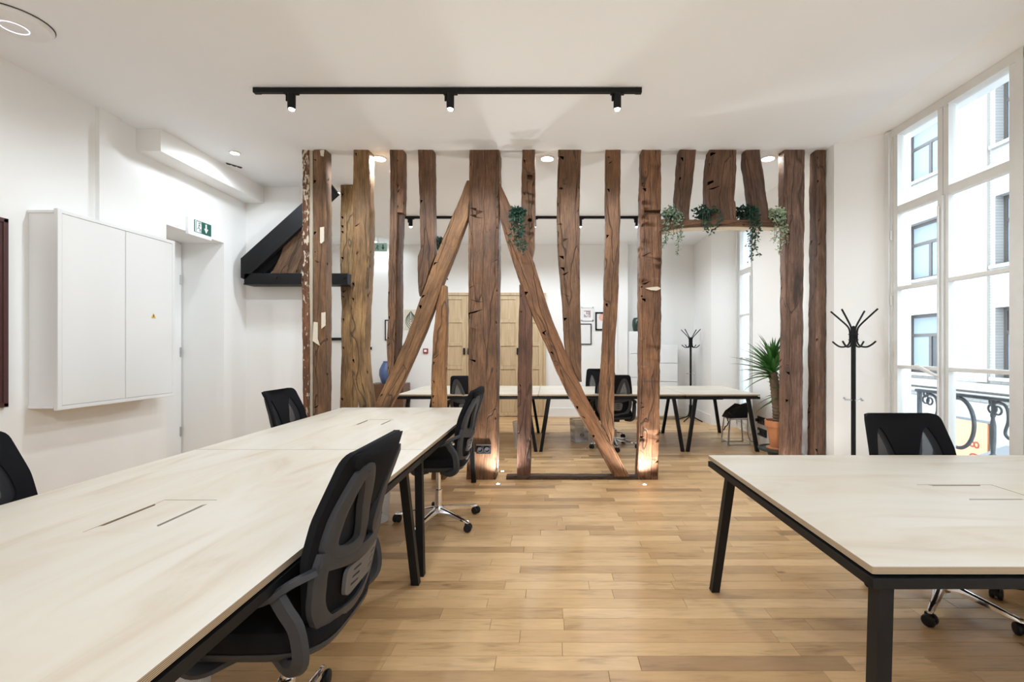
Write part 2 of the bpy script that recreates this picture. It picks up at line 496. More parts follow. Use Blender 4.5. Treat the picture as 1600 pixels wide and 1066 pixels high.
def oak_floor_mat():
    m, nt, p = new_mat('oak_floor_board')
    L = nt.links.new
    tc = nt.nodes.new('ShaderNodeTexCoord')
    oi = nt.nodes.new('ShaderNodeObjectInfo')
    ge = nt.nodes.new('ShaderNodeNewGeometry')
    ad = nt.nodes.new('ShaderNodeMath'); ad.operation = 'ADD'
    L(oi.outputs['Random'], ad.inputs[0]); L(ge.outputs['Random Per Island'], ad.inputs[1])
    fr = nt.nodes.new('ShaderNodeMath'); fr.operation = 'FRACT'; L(ad.outputs[0], fr.inputs[0])
    w = nt.nodes.new('ShaderNodeMath'); w.operation = 'MULTIPLY'; w.inputs[1].default_value = 61
    L(fr.outputs[0], w.inputs[0])
    mp = nt.nodes.new('ShaderNodeMapping'); mp.inputs['Scale'].default_value = (0.10, 1, 1)
    L(tc.outputs['Object'], mp.inputs[0])
    n1 = nt.nodes.new('ShaderNodeTexNoise'); n1.noise_dimensions = '4D'
    n1.inputs['Scale'].default_value = 60; n1.inputs['Detail'].default_value = 4; n1.inputs['Roughness'].default_value = 0.6
    n1.inputs['Distortion'].default_value = 0.8
    L(mp.outputs[0], n1.inputs['Vector']); L(w.outputs[0], n1.inputs['W'])
    mp2 = nt.nodes.new('ShaderNodeMapping'); mp2.inputs['Scale'].default_value = (0.3, 1, 1)
    L(tc.outputs['Object'], mp2.inputs[0])
    n2 = nt.nodes.new('ShaderNodeTexNoise'); n2.noise_dimensions = '4D'
    n2.inputs['Scale'].default_value = 11; n2.inputs['Detail'].default_value = 2
    L(mp2.outputs[0], n2.inputs['Vector']); L(w.outputs[0], n2.inputs['W'])
    tone = ramp(nt, [(0.0, (0.40, 0.245, 0.125)), (0.12, (0.56, 0.35, 0.165)), (0.5, (0.69, 0.45, 0.22)), (0.85, (0.76, 0.515, 0.27)), (1.0, (0.64, 0.395, 0.19))])
    L(fr.outputs[0], tone.inputs[0])
    g = ramp(nt, [(0.28, (0.52, 0.45, 0.38)), (0.47, (0.92, 0.90, 0.88)), (0.72, (1.10, 1.08, 1.06))])
    mixn = nt.nodes.new('ShaderNodeMix'); mixn.data_type = 'FLOAT'; mixn.inputs[0].default_value = 0.5
    L(n1.outputs['Fac'], mixn.inputs[2]); L(n2.outputs['Fac'], mixn.inputs[3])
    L(mixn.outputs[0], g.inputs[0])
    mx = nt.nodes.new('ShaderNodeMix'); mx.data_type = 'RGBA'; mx.blend_type = 'MULTIPLY'; mx.inputs[0].default_value = 1
    L(tone.outputs[0], mx.inputs[6]); L(g.outputs[0], mx.inputs[7])
    # sparse knots
    vo = nt.nodes.new('ShaderNodeTexVoronoi'); vo.voronoi_dimensions = '4D'; vo.inputs['Scale'].default_value = 5.0
    mp3 = nt.nodes.new('ShaderNodeMapping'); mp3.inputs['Scale'].default_value = (0.6, 1.4, 1)
    L(tc.outputs['Object'], mp3.inputs[0]); L(mp3.outputs[0], vo.inputs['Vector']); L(w.outputs[0], vo.inputs['W'])
    kn = ramp(nt, [(0.03, (0.35, 0.25, 0.18)), (0.12, (1, 1, 1))])
    L(vo.outputs['Distance'], kn.inputs[0])
    mk = nt.nodes.new('ShaderNodeMix'); mk.data_type = 'RGBA'; mk.blend_type = 'MULTIPLY'; mk.inputs[0].default_value = 1
    L(mx.outputs[2], mk.inputs[6]); L(kn.outputs[0], mk.inputs[7])
    L(mk.outputs[2], p.inputs['Base Color'])
    rr = nt.nodes.new('ShaderNodeMapRange'); rr.inputs['To Min'].default_value = 0.30; rr.inputs['To Max'].default_value = 0.46
    L(n2.outputs['Fac'], rr.inputs[0]); L(rr.outputs[0], p.inputs['Roughness'])
    b = nt.nodes.new('ShaderNodeBump'); b.inputs['Strength'].default_value = 0.12; b.inputs['Distance'].default_value = 0.002
    L(n1.outputs['Fac'], b.inputs['Height']); L(b.outputs[0], p.inputs['Normal'])
    return m
M['floor'] = oak_floor_mat()
M['subfloor'] = simple('dark_subfloor', (0.05, 0.03, 0.018), 0.9)

def birch_mat():
    m, nt, p = new_mat('birch_plywood_top')
    L = nt.links.new
    tc = nt.nodes.new('ShaderNodeTexCoord')
    mp = nt.nodes.new('ShaderNodeMapping'); mp.inputs['Scale'].default_value = (1.6, 0.35, 1)
    L(tc.outputs['Object'], mp.inputs[0])
    n1 = nt.nodes.new('ShaderNodeTexNoise'); n1.inputs['Scale'].default_value = 3.2; n1.inputs['Detail'].default_value = 7
    n1.inputs['Roughness'].default_value = 0.55; n1.inputs['Distortion'].default_value = 1.2
    L(mp.outputs[0], n1.inputs['Vector'])
    cr = ramp(nt, [(0.22, (0.52, 0.405, 0.285)), (0.42, (0.63, 0.56, 0.46)), (0.55, (0.66, 0.605, 0.52)), (0.8, (0.69, 0.645, 0.57))])
    L(n1.outputs['Fac'], cr.inputs[0]); L(cr.outputs[0], p.inputs['Base Color'])
    p.inputs['Roughness'].default_value = 0.42
    return m
M['birch'] = birch_mat()

def ply_edge():
    m, nt, p = new_mat('plywood_edge')
    L = nt.links.new
    tc = nt.nodes.new('ShaderNodeTexCoord')
    wv = nt.nodes.new('ShaderNodeTexWave'); wv.bands_direction = 'Z'; wv.inputs['Scale'].default_value = 75
    wv.inputs['Distortion'].default_value = 0.0
    L(tc.outputs['Object'], wv.inputs['Vector'])
    cr = ramp(nt, [(0.3, (0.20, 0.14, 0.085)), (0.7, (0.58, 0.46, 0.32))])
    L(wv.outputs['Fac'], cr.inputs[0]); L(cr.outputs[0], p.inputs['Base Color'])
    p.inputs['Roughness'].default_value = 0.6
    return m
M['ply_edge'] = ply_edge()

def oak_door():
    m, nt, p = new_mat('pale_oak_veneer')
    L = nt.links.new
    tc = nt.nodes.new('ShaderNodeTexCoord')
    mp = nt.nodes.new('ShaderNodeMapping'); mp.inputs['Scale'].default_value = (1, 1, 0.06)
    L(tc.outputs['Object'], mp.inputs[0])
    n1 = nt.nodes.new('ShaderNodeTexNoise'); n1.inputs['Scale'].default_value = 40; n1.inputs['Detail'].default_value = 6
    L(mp.outputs[0], n1.inputs['Vector'])
    cr = ramp(nt, [(0.3, (0.50, 0.36, 0.205)), (0.7, (0.66, 0.50, 0.315))])
    L(n1.outputs['Fac'], cr.inputs[0]); L(cr.outputs[0], p.inputs['Base Color'])
    p.inputs['Roughness'].default_value = 0.5
    return m
M['oak_door'] = oak_door()

def facade_mat():
    m, nt, p = new_mat('white_brick_facade')
    L = nt.links.new
    tc = nt.nodes.new('ShaderNodeTexCoord')
    mp = nt.nodes.new('ShaderNodeMapping'); mp.inputs['Rotation'].default_value = (PI / 2, 0, PI / 2)
    sx = nt.nodes.new('ShaderNodeSeparateXYZ'); L(tc.outputs['Object'], sx.inputs[0])
    cb = nt.nodes.new('ShaderNodeCombineXYZ'); L(sx.outputs[1], cb.inputs[0]); L(sx.outputs[2], cb.inputs[1])
    br = nt.nodes.new('ShaderNodeTexBrick'); br.inputs['Scale'].default_value = 1
    br.inputs['Color1'].default_value = (0.325, 0.315, 0.30, 1); br.inputs['Color2'].default_value = (0.29, 0.28, 0.27, 1)
    br.inputs['Mortar'].default_value = (0.21, 0.205, 0.20, 1)
    br.inputs['Mortar Size'].default_value = 0.008; br.inputs['Brick Width'].default_value = 0.23; br.inputs['Row Height'].default_value = 0.075
    L(cb.outputs[0], br.inputs['Vector']); L(br.outputs['Color'], p.inputs['Base Color'])
    p.inputs['Roughness'].default_value = 0.85
    return m
M['facade'] = facade_mat()

# ------------------------------------------------------------------ room dimensions
CEIL = 3.394
XL, XR, XW = -3.85, 2.84, 3.20
YB, YN = 9.30, -4.2
SCR = 4.834           # front face of the timber screen
UPX = SCR / F

# ------------------------------------------------------------------ floor
fl = MB(); fl.box(((XL - 1.2 + 3.4) / 2, (YN + YB) / 2, -0.06), (3.4 - XL + 1.2, YB - YN + 0.4, 0.08))
floor = tag(fl.build('floor', M['subfloor']), 'oak strip floor running through both rooms', 'floor', kind='structure')
ROW = 0.095
lengths = [0.36, 0.48, 0.62, 0.76, 0.9, 1.05, 1.2]
plank_mesh = {}
def plank_verts(x0, x1, y0, y1, z):
    g, b = 0.0007, 0.0012
    a = [(x0 + g, y0 + g), (x1 - g, y0 + g), (x1 - g, y1 - g), (x0 + g, y1 - g)]
    c = [(x0 + g + b, y0 + g + b), (x1 - g - b, y0 + g + b), (x1 - g - b, y1 - g - b), (x0 + g + b, y1 - g - b)]
    v = [(x, y, z - 0.02) for x, y in a] + [(x, y, z - 0.0008) for x, y in a] + [(x, y, z) for x, y in c]
    f = []
    for k in (0, 4):
        f += [(k + i, k + (i + 1) % 4, k + 4 + (i + 1) % 4, k + 4 + i) for i in range(4)]
    f.append((8, 9, 10, 11))
    return v, f
rest = MB()
row = 0
y = YN
rp = random.Random(3)
while y < YB:
    x = XL - 1.0 + rp.uniform(-0.8, 0)
    while x < 3.2:
        L_ = rp.choice(lengths)
        x0, x1 = x, x + L_
        yc = y + ROW / 2
        near = 1.75 < yc < SCR - 0.02
        xl_vis, xr_vis = -830 / F * yc, 760 / F * yc
        if near and x1 > max(xl_vis, -1.75) and x0 < min(xr_vis, 2.9):
            if L_ not in plank_mesh:
                v, f = plank_verts(-L_ / 2, L_ / 2, -ROW / 2, ROW / 2, 0)
                me = bpy.data.meshes.new('plank')
                me.from_pydata(v, [], f); me.materials.append(M['floor'])
                plank_mesh[L_] = me
            o = bpy.data.objects.new('plank', plank_mesh[L_])
            COL.objects.link(o); o.parent = floor
            o.location = ((x0 + x1) / 2, yc, 0)
        else:
            v, f = plank_verts(x0, x1, y, y + ROW, 0)
            rest.add(v, f)
        x = x1
    y += ROW
    row += 1
ro = rest.build('floor_planks', M['floor'], floor)
tag(ro, kind='stuff')

# ------------------------------------------------------------------ ceiling and walls
c = MB(); c.box(((XL - 1.2 + 3.5) / 2, (YN + YB) / 2, CEIL + 0.1), (3.5 - XL + 1.2, YB - YN + 0.6, 0.2))
tag(c.build('ceiling', M['ceil']), 'flat white plaster ceiling', 'ceiling', kind='structure')

# left wall with a deep door recess
D0, D1, DZ, DX = 4.716, 5.549, 2.595, -4.356
w = MB()
w.box((XL - 0.3, (YN + D0) / 2, CEIL / 2), (0.6, D0 - YN, CEIL))
w.box((XL - 0.3, (D1 + 6.05) / 2, CEIL / 2), (0.6, 6.05 - D1, CEIL)); w.box((XL - 1.05, (6.05 + YB + 0.2) / 2, CEIL / 2), (0.3, YB + 0.2 - 6.05, CEIL)); w.box((XL - 0.75, 5.98, CEIL / 2), (0.5, 0.14, CEIL))
w.box((XL - 0.3, (D0 + D1) / 2, (DZ + CEIL) / 2), (0.6, D1 - D0, CEIL - DZ))
w.box((XL - 0.56, (D0 + D1) / 2, DZ / 2), (0.08, D1 - D0, DZ))
tag(w.build('wall_left', M['wall']), 'white wall carrying the electrical cabinet', 'wall', kind='structure')
d1 = MB(); d1.box((DX - 0.01, (D0 + D1) / 2, DZ / 2 - 0.01), (0.05, D1 - D0 - 0.03, DZ - 0.03), bev=0.003)
door1 = tag(d1.build('door_1', M['white_satin']), 'white door set deep in the wall recess', 'door', kind='structure')
for hz in (0.32, 1.25, 2.1):
    h = MB(); h.lathe([(0.009, 0), (0.009, 0.11)], (DX + 0.018, D1 - 0.03, hz), 10)
    h.build('hinge', M['steel'], door1, smooth=True)

w = MB(); w.box(((XL - 1.2 + 3.4) / 2, YN - 0.1, CEIL / 2), (3.4 - XL + 1.2, 0.2, CEIL))
tag(w.build('wall_near', M['wall']), 'white wall behind the viewer', 'wall', kind='structure')
w = MB(); w.box(((XL - 1.2 + 3.4) / 2, YB + 0.1, CEIL / 2), (3.4 - XL + 1.2, 0.2, CEIL))
w.box((1.40, YB - 0.12, CEIL / 2), (0.18, 0.24, CEIL))
tag(w.build('wall_far', M['wall']), 'white end wall with pale oak doors', 'wall', kind='structure')
w = MB(); w.box(((XL - 2.93) / 2, 6.0, CEIL / 2), (XL * -1 - 2.93, 0.10, CEIL))
tag(w.build('wall_partition', M['wall']), 'short white partition behind the steel bracket', 'wall', kind='structure')
# bulkhead along the left wall
w = MB(); w.box(((XL - 3.62) / 2, (4.37 + 5.95) / 2, (3.186 + CEIL) / 2), (0.23, 5.95 - 4.37, CEIL - 3.186))
tag(w.build('trim_1', M['wall']), 'boxed bulkhead under the ceiling by the exit sign', 'trim', kind='structure')
w = MB(); w.box((XL + 0.0175, 4.08, (2.37 + CEIL) / 2), (0.035, 0.2, CEIL - 2.37))
tag(w.build('trim_2', M['wall']), 'flat cable trunking above the electrical cabinet', 'trim', kind='structure')

# right wall: piers between splayed window recesses
WIN = [  # (inner far, window far, window near, inner near)
    (8.316, 7.97, 6.75, 6.606), (4.71, 4.396, 3.14, 2.80), (0.95, 0.62, -0.63, -0.97), (-1.6, -1.93, -3.2, -3.5)]
w = MB()
edges_y = [(YB + 0.2, YB + 0.2)]
for (a, b, c_, d) in WIN:
    edges_y += [(a, b), (d, c_)]
edges_y.append((YN - 0.2, YN - 0.2))
for i in range(0, len(edges_y), 2):
    (ia, oa), (ib, ob) = edges_y[i], edges_y[i + 1]
    w.prism([(XR, ia), (XR, ib), (XW - 0.02, ob), (XW + 0.17, ob), (XW + 0.17, oa), (XW - 0.02, oa)], 0, CEIL)
for (a, b, c_, d) in WIN:   # sloped soffit and low breast wall
    low = 3.37
    v = [Vector((XR, a, CEIL)), Vector((XR, d, CEIL)), Vector((XW - 0.02, c_, low)), Vector((XW - 0.02, b, low)),
         Vector((XW + 0.17, c_, low)), Vector((XW + 0.17, b, low)), Vector((XW + 0.17, c_, CEIL)), Vector((XW + 0.17, b, CEIL))]
    w.add(v, [(0, 1, 2, 3), (3, 2, 4, 5), (5, 4, 6, 7), (0, 7, 6, 1), (1, 6, 4, 2), (0, 3, 5, 7)])
    w.box((XW + 0.07, (b + c_) / 2, -0.01), (0.20, b - c_, 0.12))
tag(w.build('wall_right', M['wall']), 'white outer wall with tall splayed window recesses', 'wall', kind='structure')

# baseboards
def baseboard(name, segs, label):
    m = MB()
    for (x0, y0, x1, y1, nx, ny) in segs:
        t = 0.018
        cx, cy2 = (x0 + x1) / 2 + nx * t / 2, (y0 + y1) / 2 + ny * t / 2
        m.box((cx, cy2, 0.085), (abs(x1 - x0) + t * abs(nx), abs(y1 - y0) + t * abs(ny), 0.17), bev=0.004)
    return tag(m.build(name, M['white_satin']), label, 'baseboard', kind='structure')
baseboard('baseboard_left', [(XL, YN, XL, D0, 1, 0), (XL, D1, XL, 5.95, 1, 0)], 'white skirting along the cabinet wall')
baseboard('baseboard_right', [(XR, 4.71, XR, 6.606, -1, 0), (XR, 8.316, XR, YB, -1, 0), (XR, 0.95, XR, 2.80, -1, 0)], 'white skirting along the window wall')
baseboard('baseboard_far', [(XL - 0.9, YB, -2.16, YB, 0, -1), (-0.08, YB, 1.31, YB, 0, -1), (1.49, YB, XR, YB, 0, -1)], 'white skirting along the end wall')

# ------------------------------------------------------------------ windows
MUNT = [2.615, 1.90, 1.185]
def make_window(n, b, c_, label):
    """b = far edge, c_ = near edge along the wall"""
    zt, zb = 3.307, 0.34
    root = MB()
    fr = 0.055
    # outer frame
    root.box((XW, b - fr / 2, 1.72), (0.09, fr, 3.30)); root.box((XW, c_ + fr / 2, 1.72), (0.09, fr, 3.30))
    root.box((XW, (b + c_) / 2, 3.335), (0.088, b - c_, 0.07)); root.box((XW, (b + c_) / 2, 0.085), (0.088, b - c_, 0.07))
    root.box((XW - 0.055, b - 0.015, 1.72), (0.03, 0.05, 3.28))
    fo = tag(root.build('window_%d' % n, M['window_paint']), label, 'window', kind='structure')
    mid = (b + c_) / 2 + 0.025
    sash_pairs = [(b - fr, mid + 0.002), (mid - 0.002, c_ + fr)]
    for si, (s1, s0) in enumerate(sash_pairs):
        st = 0.05
        s = MB()
        s.box((XW - 0.005, s1 - st / 2, 1.72), (0.06, st, 3.18)); s.box((XW - 0.005, s0 + st / 2, 1.72), (0.06, st, 3.18))
        s.box((XW - 0.005, (s1 + s0) / 2, zt - 0.002 + 0.02), (0.058, s1 - s0, 0.045))
        s.box((XW - 0.005, (s1 + s0) / 2, 0.235), (0.058, s1 - s0, 0.21))
        so = s.build('sash', M['window_paint'], fo)
        for zi, z in enumerate(MUNT):
            mm = MB(); hh = 0.075 if zi == 0 else 0.032
            mm.box((XW - 0.008, (s1 + s0) / 2, z), (0.05, s1 - s0 - 2 * st + 0.01, hh), bev=0.006)
            mm.build('muntin', M['window_paint'], so)
        zz = [zt] + MUNT + [zb]
        for k in range(4):
            hi = zz[k] - (0.037 if k == 1 else 0.016 if k > 1 else 0)
            lo = zz[k + 1] + (0.037 if k == 0 else 0.016 if k < 3 else 0)
            g = MB(); g.box((XW + 0.005, (s1 + s0) / 2, (hi + lo) / 2), (0.004, s1 - s0 - 2 * st + 0.006, hi - lo + 0.006))
            g.build('pane', M['glass'], so)
    cvr = MB()   # astragal over the meeting stiles
    cvr.box((XW - 0.045, mid, 1.36), (0.03, 0.045, 2.45), bev=0.008)
    cvr.build('astragal', M['window_paint'], fo)
    hd = MB()    # espagnolette rod and lever
    hd.tube([(XW - 0.075, mid, 0.3), (XW - 0.075, mid, 2.5)], 0.007, 8)
    hd.build('bolt_rod', M['window_paint'], fo, smooth=True)
    lv = MB()
    lv.tube([(XW - 0.08, mid, 1.13), (XW - 0.11, mid + 0.03, 1.15), (XW - 0.115, mid + 0.12, 1.185), (XW - 0.11, mid + 0.17, 1.20)], [0.012, 0.013, 0.018, 0.012], 8)
    lv.lathe([(0.0, -0.02), (0.018, -0.012), (0.022, 0.0), (0.018, 0.012), (0.0, 0.02)], (XW - 0.11, mid + 0.18, 1.20), 12)
    lv.build('lever_handle', M['window_paint'], fo, smooth=True)
    for z in (0.6, 1.75, 2.35):
        hg = MB(); hg.lathe([(0.01, 0), (0.01, 0.09)], (XW - 0.052, b - fr + 0.004, z), 10)
        hg.build('hinge', M['window_paint'], fo, smooth=True)
    return fo
make_window(1, WIN[1][1], WIN[1][2], 'tall white casement window behind the coat stand')
make_window(2, WIN[0][1], WIN[0][2], 'tall white casement window beyond the timber screen')
make_window(3, WIN[2][1], WIN[2][2], 'tall white casement window beside the viewer')
make_window(4, WIN[3][1], WIN[3][2], 'tall white casement window behind the viewer')

# ------------------------------------------------------------------ timber screen
def timber(name, label, slices, dep=0.13, yf=SCR, mat='timber', tint=(1, 1, 1), seed=0, rough=1.0, rad=0.02, cuts=(), cat='timber post', axis='Z', parent=None, group='oak timbers of the open screen'):
    """slices: pixel rows (y, x_left, x_right) of the front face at depth yf (or columns (x, y_top, y_bottom) when axis='X')"""
    s = yf / F
    pts = []
    for (a, l, r) in slices:
        if axis == 'Z':
            pts.append((EYE - (a - CY) * s, (l - CX) * s, (r - CX) * s))
        else:
            pts.append(((a - CX) * s, EYE - (r - CY) * s, EYE - (l - CY) * s))
    # dense sampling along the length
    dense = []
    for i in range(len(pts) - 1):
        L_ = math.dist(((pts[i][1] + pts[i][2]) / 2, pts[i][0]), ((pts[i + 1][1] + pts[i + 1][2]) / 2, pts[i + 1][0]))
        k = max(1, int(L_ / 0.035))
        for j in range(k):
            t = j / k
            dense.append(tuple(pts[i][q] * (1 - t) + pts[i + 1][q] * t for q in range(3)))
    dense.append(pts[-1])
    ns = 6
    ring0 = []
    for sx, sy, ex, ey in ((-1, -1, 1, -1), (1, -1, 1, 1), (1, 1, -1, 1), (-1, 1, -1, -1)):
        for k in range(ns):
            t = k / ns
            t = 0.5 - 0.5 * math.cos(PI * t) * (1.0)
            ring0.append((sx + (ex - sx) * t, sy + (ey - sy) * t))
    n = len(ring0)
    verts, grain = [], []
    arc = 0
    prev = None
    for i, (a, l, r) in enumerate(dense):
        cx = (l + r) / 2; hw = max(0.004, (r - l) / 2)
        if prev is not None:
            arc += math.dist(prev, (cx, a))
        prev = (cx, a)
        hd = dep / 2
        wob = 0.005 * rough
        for (u, v) in ring0:
            # soften corners
            rr = min(rad, hw * 0.5) * (0.6 + 0.8 * abs(noise.noise((u * 3 + seed, v * 3, arc * 2.2))))
            x, yv = u * hw, v * hd
            ex = max(0, abs(x) - (hw - rr)); ey = max(0, abs(yv) - (hd - rr))
            d = math.hypot(ex, ey)
            if d > rr and d > 0:
                k = rr / d
                x = math.copysign(hw - rr + ex * k, x); yv = math.copysign(hd - rr + ey * k, yv)
            nx = wob * noise.noise((x * 9 + seed * 3.1, yv * 9, arc * 5)) + wob * 0.7 * noise.noise((x * 30, yv * 30 + seed, arc * 16))
            x += nx * (1 if u > 0 else -1 if u < 0 else 0) * (1 if abs(u) > 0.9 else 0.2)
            dy = wob * 1.3 * noise.noise((x * 12 + 5, seed * 1.7, arc * 6)) + wob * 0.6 * noise.noise((x * 45, seed, arc * 22))
            yv2 = yv + dy * (1 if v > 0 else -1)
            end = (i == 0 or i == len(dense) - 1)
            aa = a if end else a + 0.002 * noise.noise((u * 4, v * 4, arc * 30 + seed))
            if axis == 'Z':
                verts.append((cx + x, yf + hd + yv2, aa))
            else:
                verts.append((aa, yf + hd + yv2, cx + x))
            grain.append((x, yv, (3.4 - arc) if axis == 'Z' else arc))
    faces = []
    for i in range(len(dense) - 1):
        for j in range(n):
            faces.append((i * n + j, i * n + (j + 1) % n, (i + 1) * n + (j + 1) % n, (i + 1) * n + j))
    # the cap needs inner support so end grain stays flat
    faces.append(tuple(reversed(range(n)))); faces.append(tuple(range((len(dense) - 1) * n, len(dense) * n)))
    me = bpy.data.meshes.new(name)
    me.from_pydata(verts, [], faces)
    at = me.attributes.new('grain', 'FLOAT_VECTOR', 'POINT')
    at.data.foreach_set('vector', [q for g in grain for q in g])
    bm = bmesh.new(); bm.from_mesh(me); bmesh.ops.recalc_face_normals(bm, faces=bm.faces[:]); bm.to_mesh(me); bm.free()
    me.polygons.foreach_set('use_smooth', [True] * len(me.polygons))
    me.set_sharp_from_angle(angle=math.radians(50))
    me.materials.append(M[mat])
    o = bpy.data.objects.new(name, me)
    COL.objects.link(o)
    o.color = (*tint, 1)
    for cut in cuts:
        cutter = cut.build('cutter', M['timber'])
        md = o.modifiers.new('cut', 'BOOLEAN'); md.operation = 'DIFFERENCE'; md.object = cutter; md.solver = 'EXACT'
        dg = bpy.context.evaluated_depsgraph_get()
        new = bpy.data.meshes.new_from_object(o.evaluated_get(dg))
        o.modifiers.clear()
        bm = bmesh.new(); bm.from_mesh(new)
        left = set(bm.verts); isl = []
        while left:
            st_ = [left.pop()]; comp = set(st_)
            while st_:
                v = st_.pop()
                for e in v.link_edges:
                    w_ = e.other_vert(v)
                    if w_ in left:
                        left.discard(w_); comp.add(w_); st_.append(w_)
            isl.append(comp)
        big = max(isl, key=len)
        bmesh.ops.delete(bm, geom=[v for c_ in isl if c_ is not big for v in c_], context='VERTS')
        bm.to_mesh(new); bm.free()
        o.data = new
        bpy.data.objects.remove(cutter)
    if parent is not None:
        o.parent = parent
    else:
        tag(o, label, cat, group)
    return o

def cut_box(px0, px1, py0, py1, depth, yf=SCR):
    a, b = W(px0, py0, yf), W(px1, py1, yf)
    m = MB(); m.box(((a.x + b.x) / 2, yf + depth / 2 - 0.05, (a.z + b.z) / 2), (b.x - a.x, depth + 0.1, a.z - b.z))
    return m
def cut_round(px, py, r, depth, yf=SCR):
    p = W(px, py, yf)
    m = MB(); m.lathe([(r, -0.05), (r, depth)], (p.x, yf, p.z), 12, axis='Y')
    return m

BOT = 750
TOP = 233.8
timber('timber_post', 'narrow timber batten with flaking cream paint beside the pale metal strip',
       [(TOP, 472, 482), (330, 472, 482.5), (430, 471.5, 482), (560, 472.5, 483), (BOT, 474, 483)], dep=0.13, mat='timber_flaked', tint=(0.85, 0.75, 0.7), seed=1, rad=0.008)
st = MB()
a = W(483.3, TOP, SCR + 0.02); b = W(488.6, TOP, SCR + 0.02)
st.box(((a.x + b.x) / 2, SCR + 0.045, CEIL / 2), (b.x - a.x, 0.05, CEIL), bev=0.003)
tag(st.build('metal_strip', M['beige_strip']), 'pale beige full-height metal strip between two timbers', 'metal strip')
p1 = timber('timber_post', 'timber post patched with cream plaster next to the metal strip',
       [(TOP, 489.5, 509), (330, 489.5, 510), (480, 489, 510), (600, 489, 509.5), (BOT, 489, 509)], dep=0.125, tint=(1.0, 0.95, 0.85), seed=2, rad=0.01)
timber('timber_post', 'light timber post standing behind the screen beyond the steel bracket',
       [(289.5, 532, 552), (330, 531.5, 552), (420, 531, 553), (480, 533, 553), (560, 532.5, 553), (636, 530.5, 552), (713.4, 530, 552)],
       dep=0.16, yf=5.875, tint=(1.6, 1.75, 1.4), seed=3)
timber('timber_post', 'crooked split timber post with a large knot beside the ceiling light',
       [(TOP, 551, 576), (300, 550.5, 577), (380, 550, 578), (420, 549, 576), (460, 546, 573.5), (500, 545.5, 571.5), (545, 546, 571), (580, 549, 572.5), (600, 552, 575), (620, 557, 578), (640, 560, 580), (BOT, 562, 582)],
       dep=0.16, tint=(1.45, 1.5, 1.15), seed=4, rad=0.03)
p4 = timber('timber_post', 'slim rebated timber post standing over the lower end of a brace',
       [(TOP, 609, 621), (300, 609, 621), (360, 608.5, 620), (400, 607, 618.5), (440, 606.3, 618), (500, 605.6, 618), (540, 604, 616.5), (585, 605.5, 614)],
       dep=0.13, tint=(1.1, 1.0, 0.9), seed=5, rad=0.01)
timber('rebated_edge', None, [(TOP, 620, 630), (300, 620, 630), (332, 619.5, 629.5)], dep=0.125, yf=SCR + 0.002, tint=(1.05, 0.95, 0.85), seed=31, rad=0.008, parent=p4)
timber('rebated_edge', None, [(331, 619.5, 629.5), (400, 618, 626.5), (440, 617, 626), (500, 617, 626), (540, 616, 625), (562, 615, 623)], dep=0.085, yf=SCR + 0.035, tint=(0.55, 0.48, 0.48), seed=32, rad=0.006, parent=p4)
timber('timber_post', 'timber post ending in a point against the leaning brace',
       [(TOP, 653, 677), (285, 654, 677.5), (340, 656, 678), (388, 656.5, 679), (400, 652.5, 679), (420, 652, 672), (440, 652.7, 665), (455, 654, 659), (463, 655.5, 657.5)],
       dep=0.13, tint=(0.95, 0.85, 0.8), seed=6)
timber('timber_post', 'short timber post rising from the floor to the underside of a brace',
       [(446, 689, 696), (480, 681, 697), (520, 676.5, 697), (560, 674.5, 695.5), (600, 673.3, 694.5), (636, 673, 695), (BOT, 673, 695)],
       dep=0.13, tint=(1.55, 1.35, 0.95), seed=7)
timber('timber_brace', 'straight timber brace leaning from the table end up to the widest post',
       [(282, 729.5, 735), (300, 722, 734), (340, 705, 731), (380, 688, 716), (420, 673, 700), (450, 662, 689), (500, 645, 671), (520, 637, 663.6), (560, 620, 646), (590, 606, 632), (636, 584, 609), (672, 567, 592), (BOT, 531, 555)],
       dep=0.12, yf=SCR - 0.012, tint=(1.35, 1.25, 1.0), seed=8, cat='timber brace')
p7 = timber('timber_post', 'widest square timber post with black sockets near its foot',
       [(TOP, 733, 780), (400, 732, 779), (500, 731, 778), (600, 731.6, 777), (700, 730, 776.5), (BOT, 728.5, 774.5)],
       dep=0.24, tint=(1.0, 0.9, 0.82), seed=9, rad=0.012)
timber('timber_brace', 'long timber brace falling from the widest post to the floor sill',
       [(287, 779.5, 781.5), (310, 779.5, 792), (340, 780.5, 806), (370, 789, 818), (400, 798, 831), (445, 813, 845), (500, 834.5, 863), (540, 853, 880), (580, 869, 896.6), (620, 888, 916), (680, 923, 948), (730, 950, 976), (745, 959, 984)],
       dep=0.12, yf=SCR - 0.012, tint=(1.25, 1.05, 0.85), seed=10, cat='timber brace')
timber('timber_post', 'cut-off timber post with a mortise and peg hole above a hanging fern',
       [(TOP, 816, 836), (300, 815, 836), (360, 814, 835.5), (385, 816, 835), (402, 824, 832)], dep=0.12, tint=(1.1, 1.0, 0.95), seed=11, rad=0.012,
       cuts=[cut_box(823.5, 832, 273, 281, 0.05), cut_round(828, 344, 0.022, 0.07)])
timber('timber_post', 'purplish timber post below the long brace, standing on the floor sill',
       [(445, 811.5, 816), (470, 811, 825), (492, 810.5, 831), (540, 809.5, 831.5), (600, 808.6, 830.5), (700, 808.4, 829.6), (743, 807.8, 828.8)],
       dep=0.13, tint=(0.72, 0.58, 0.62), seed=12, rad=0.012)
timber('timber_post', 'broad timber post tapering to a point on the long brace',
       [(TOP, 872, 908), (300, 871, 906), (340, 869.5, 905.6), (400, 872, 905.6), (430, 874.6, 905.6), (480, 878.8, 907), (530, 881, 908), (560, 885, 908.3), (580, 897, 908.4), (597, 905.5, 908.6)],
       dep=0.13, tint=(0.95, 0.88, 0.8), seed=13, rad=0.012)
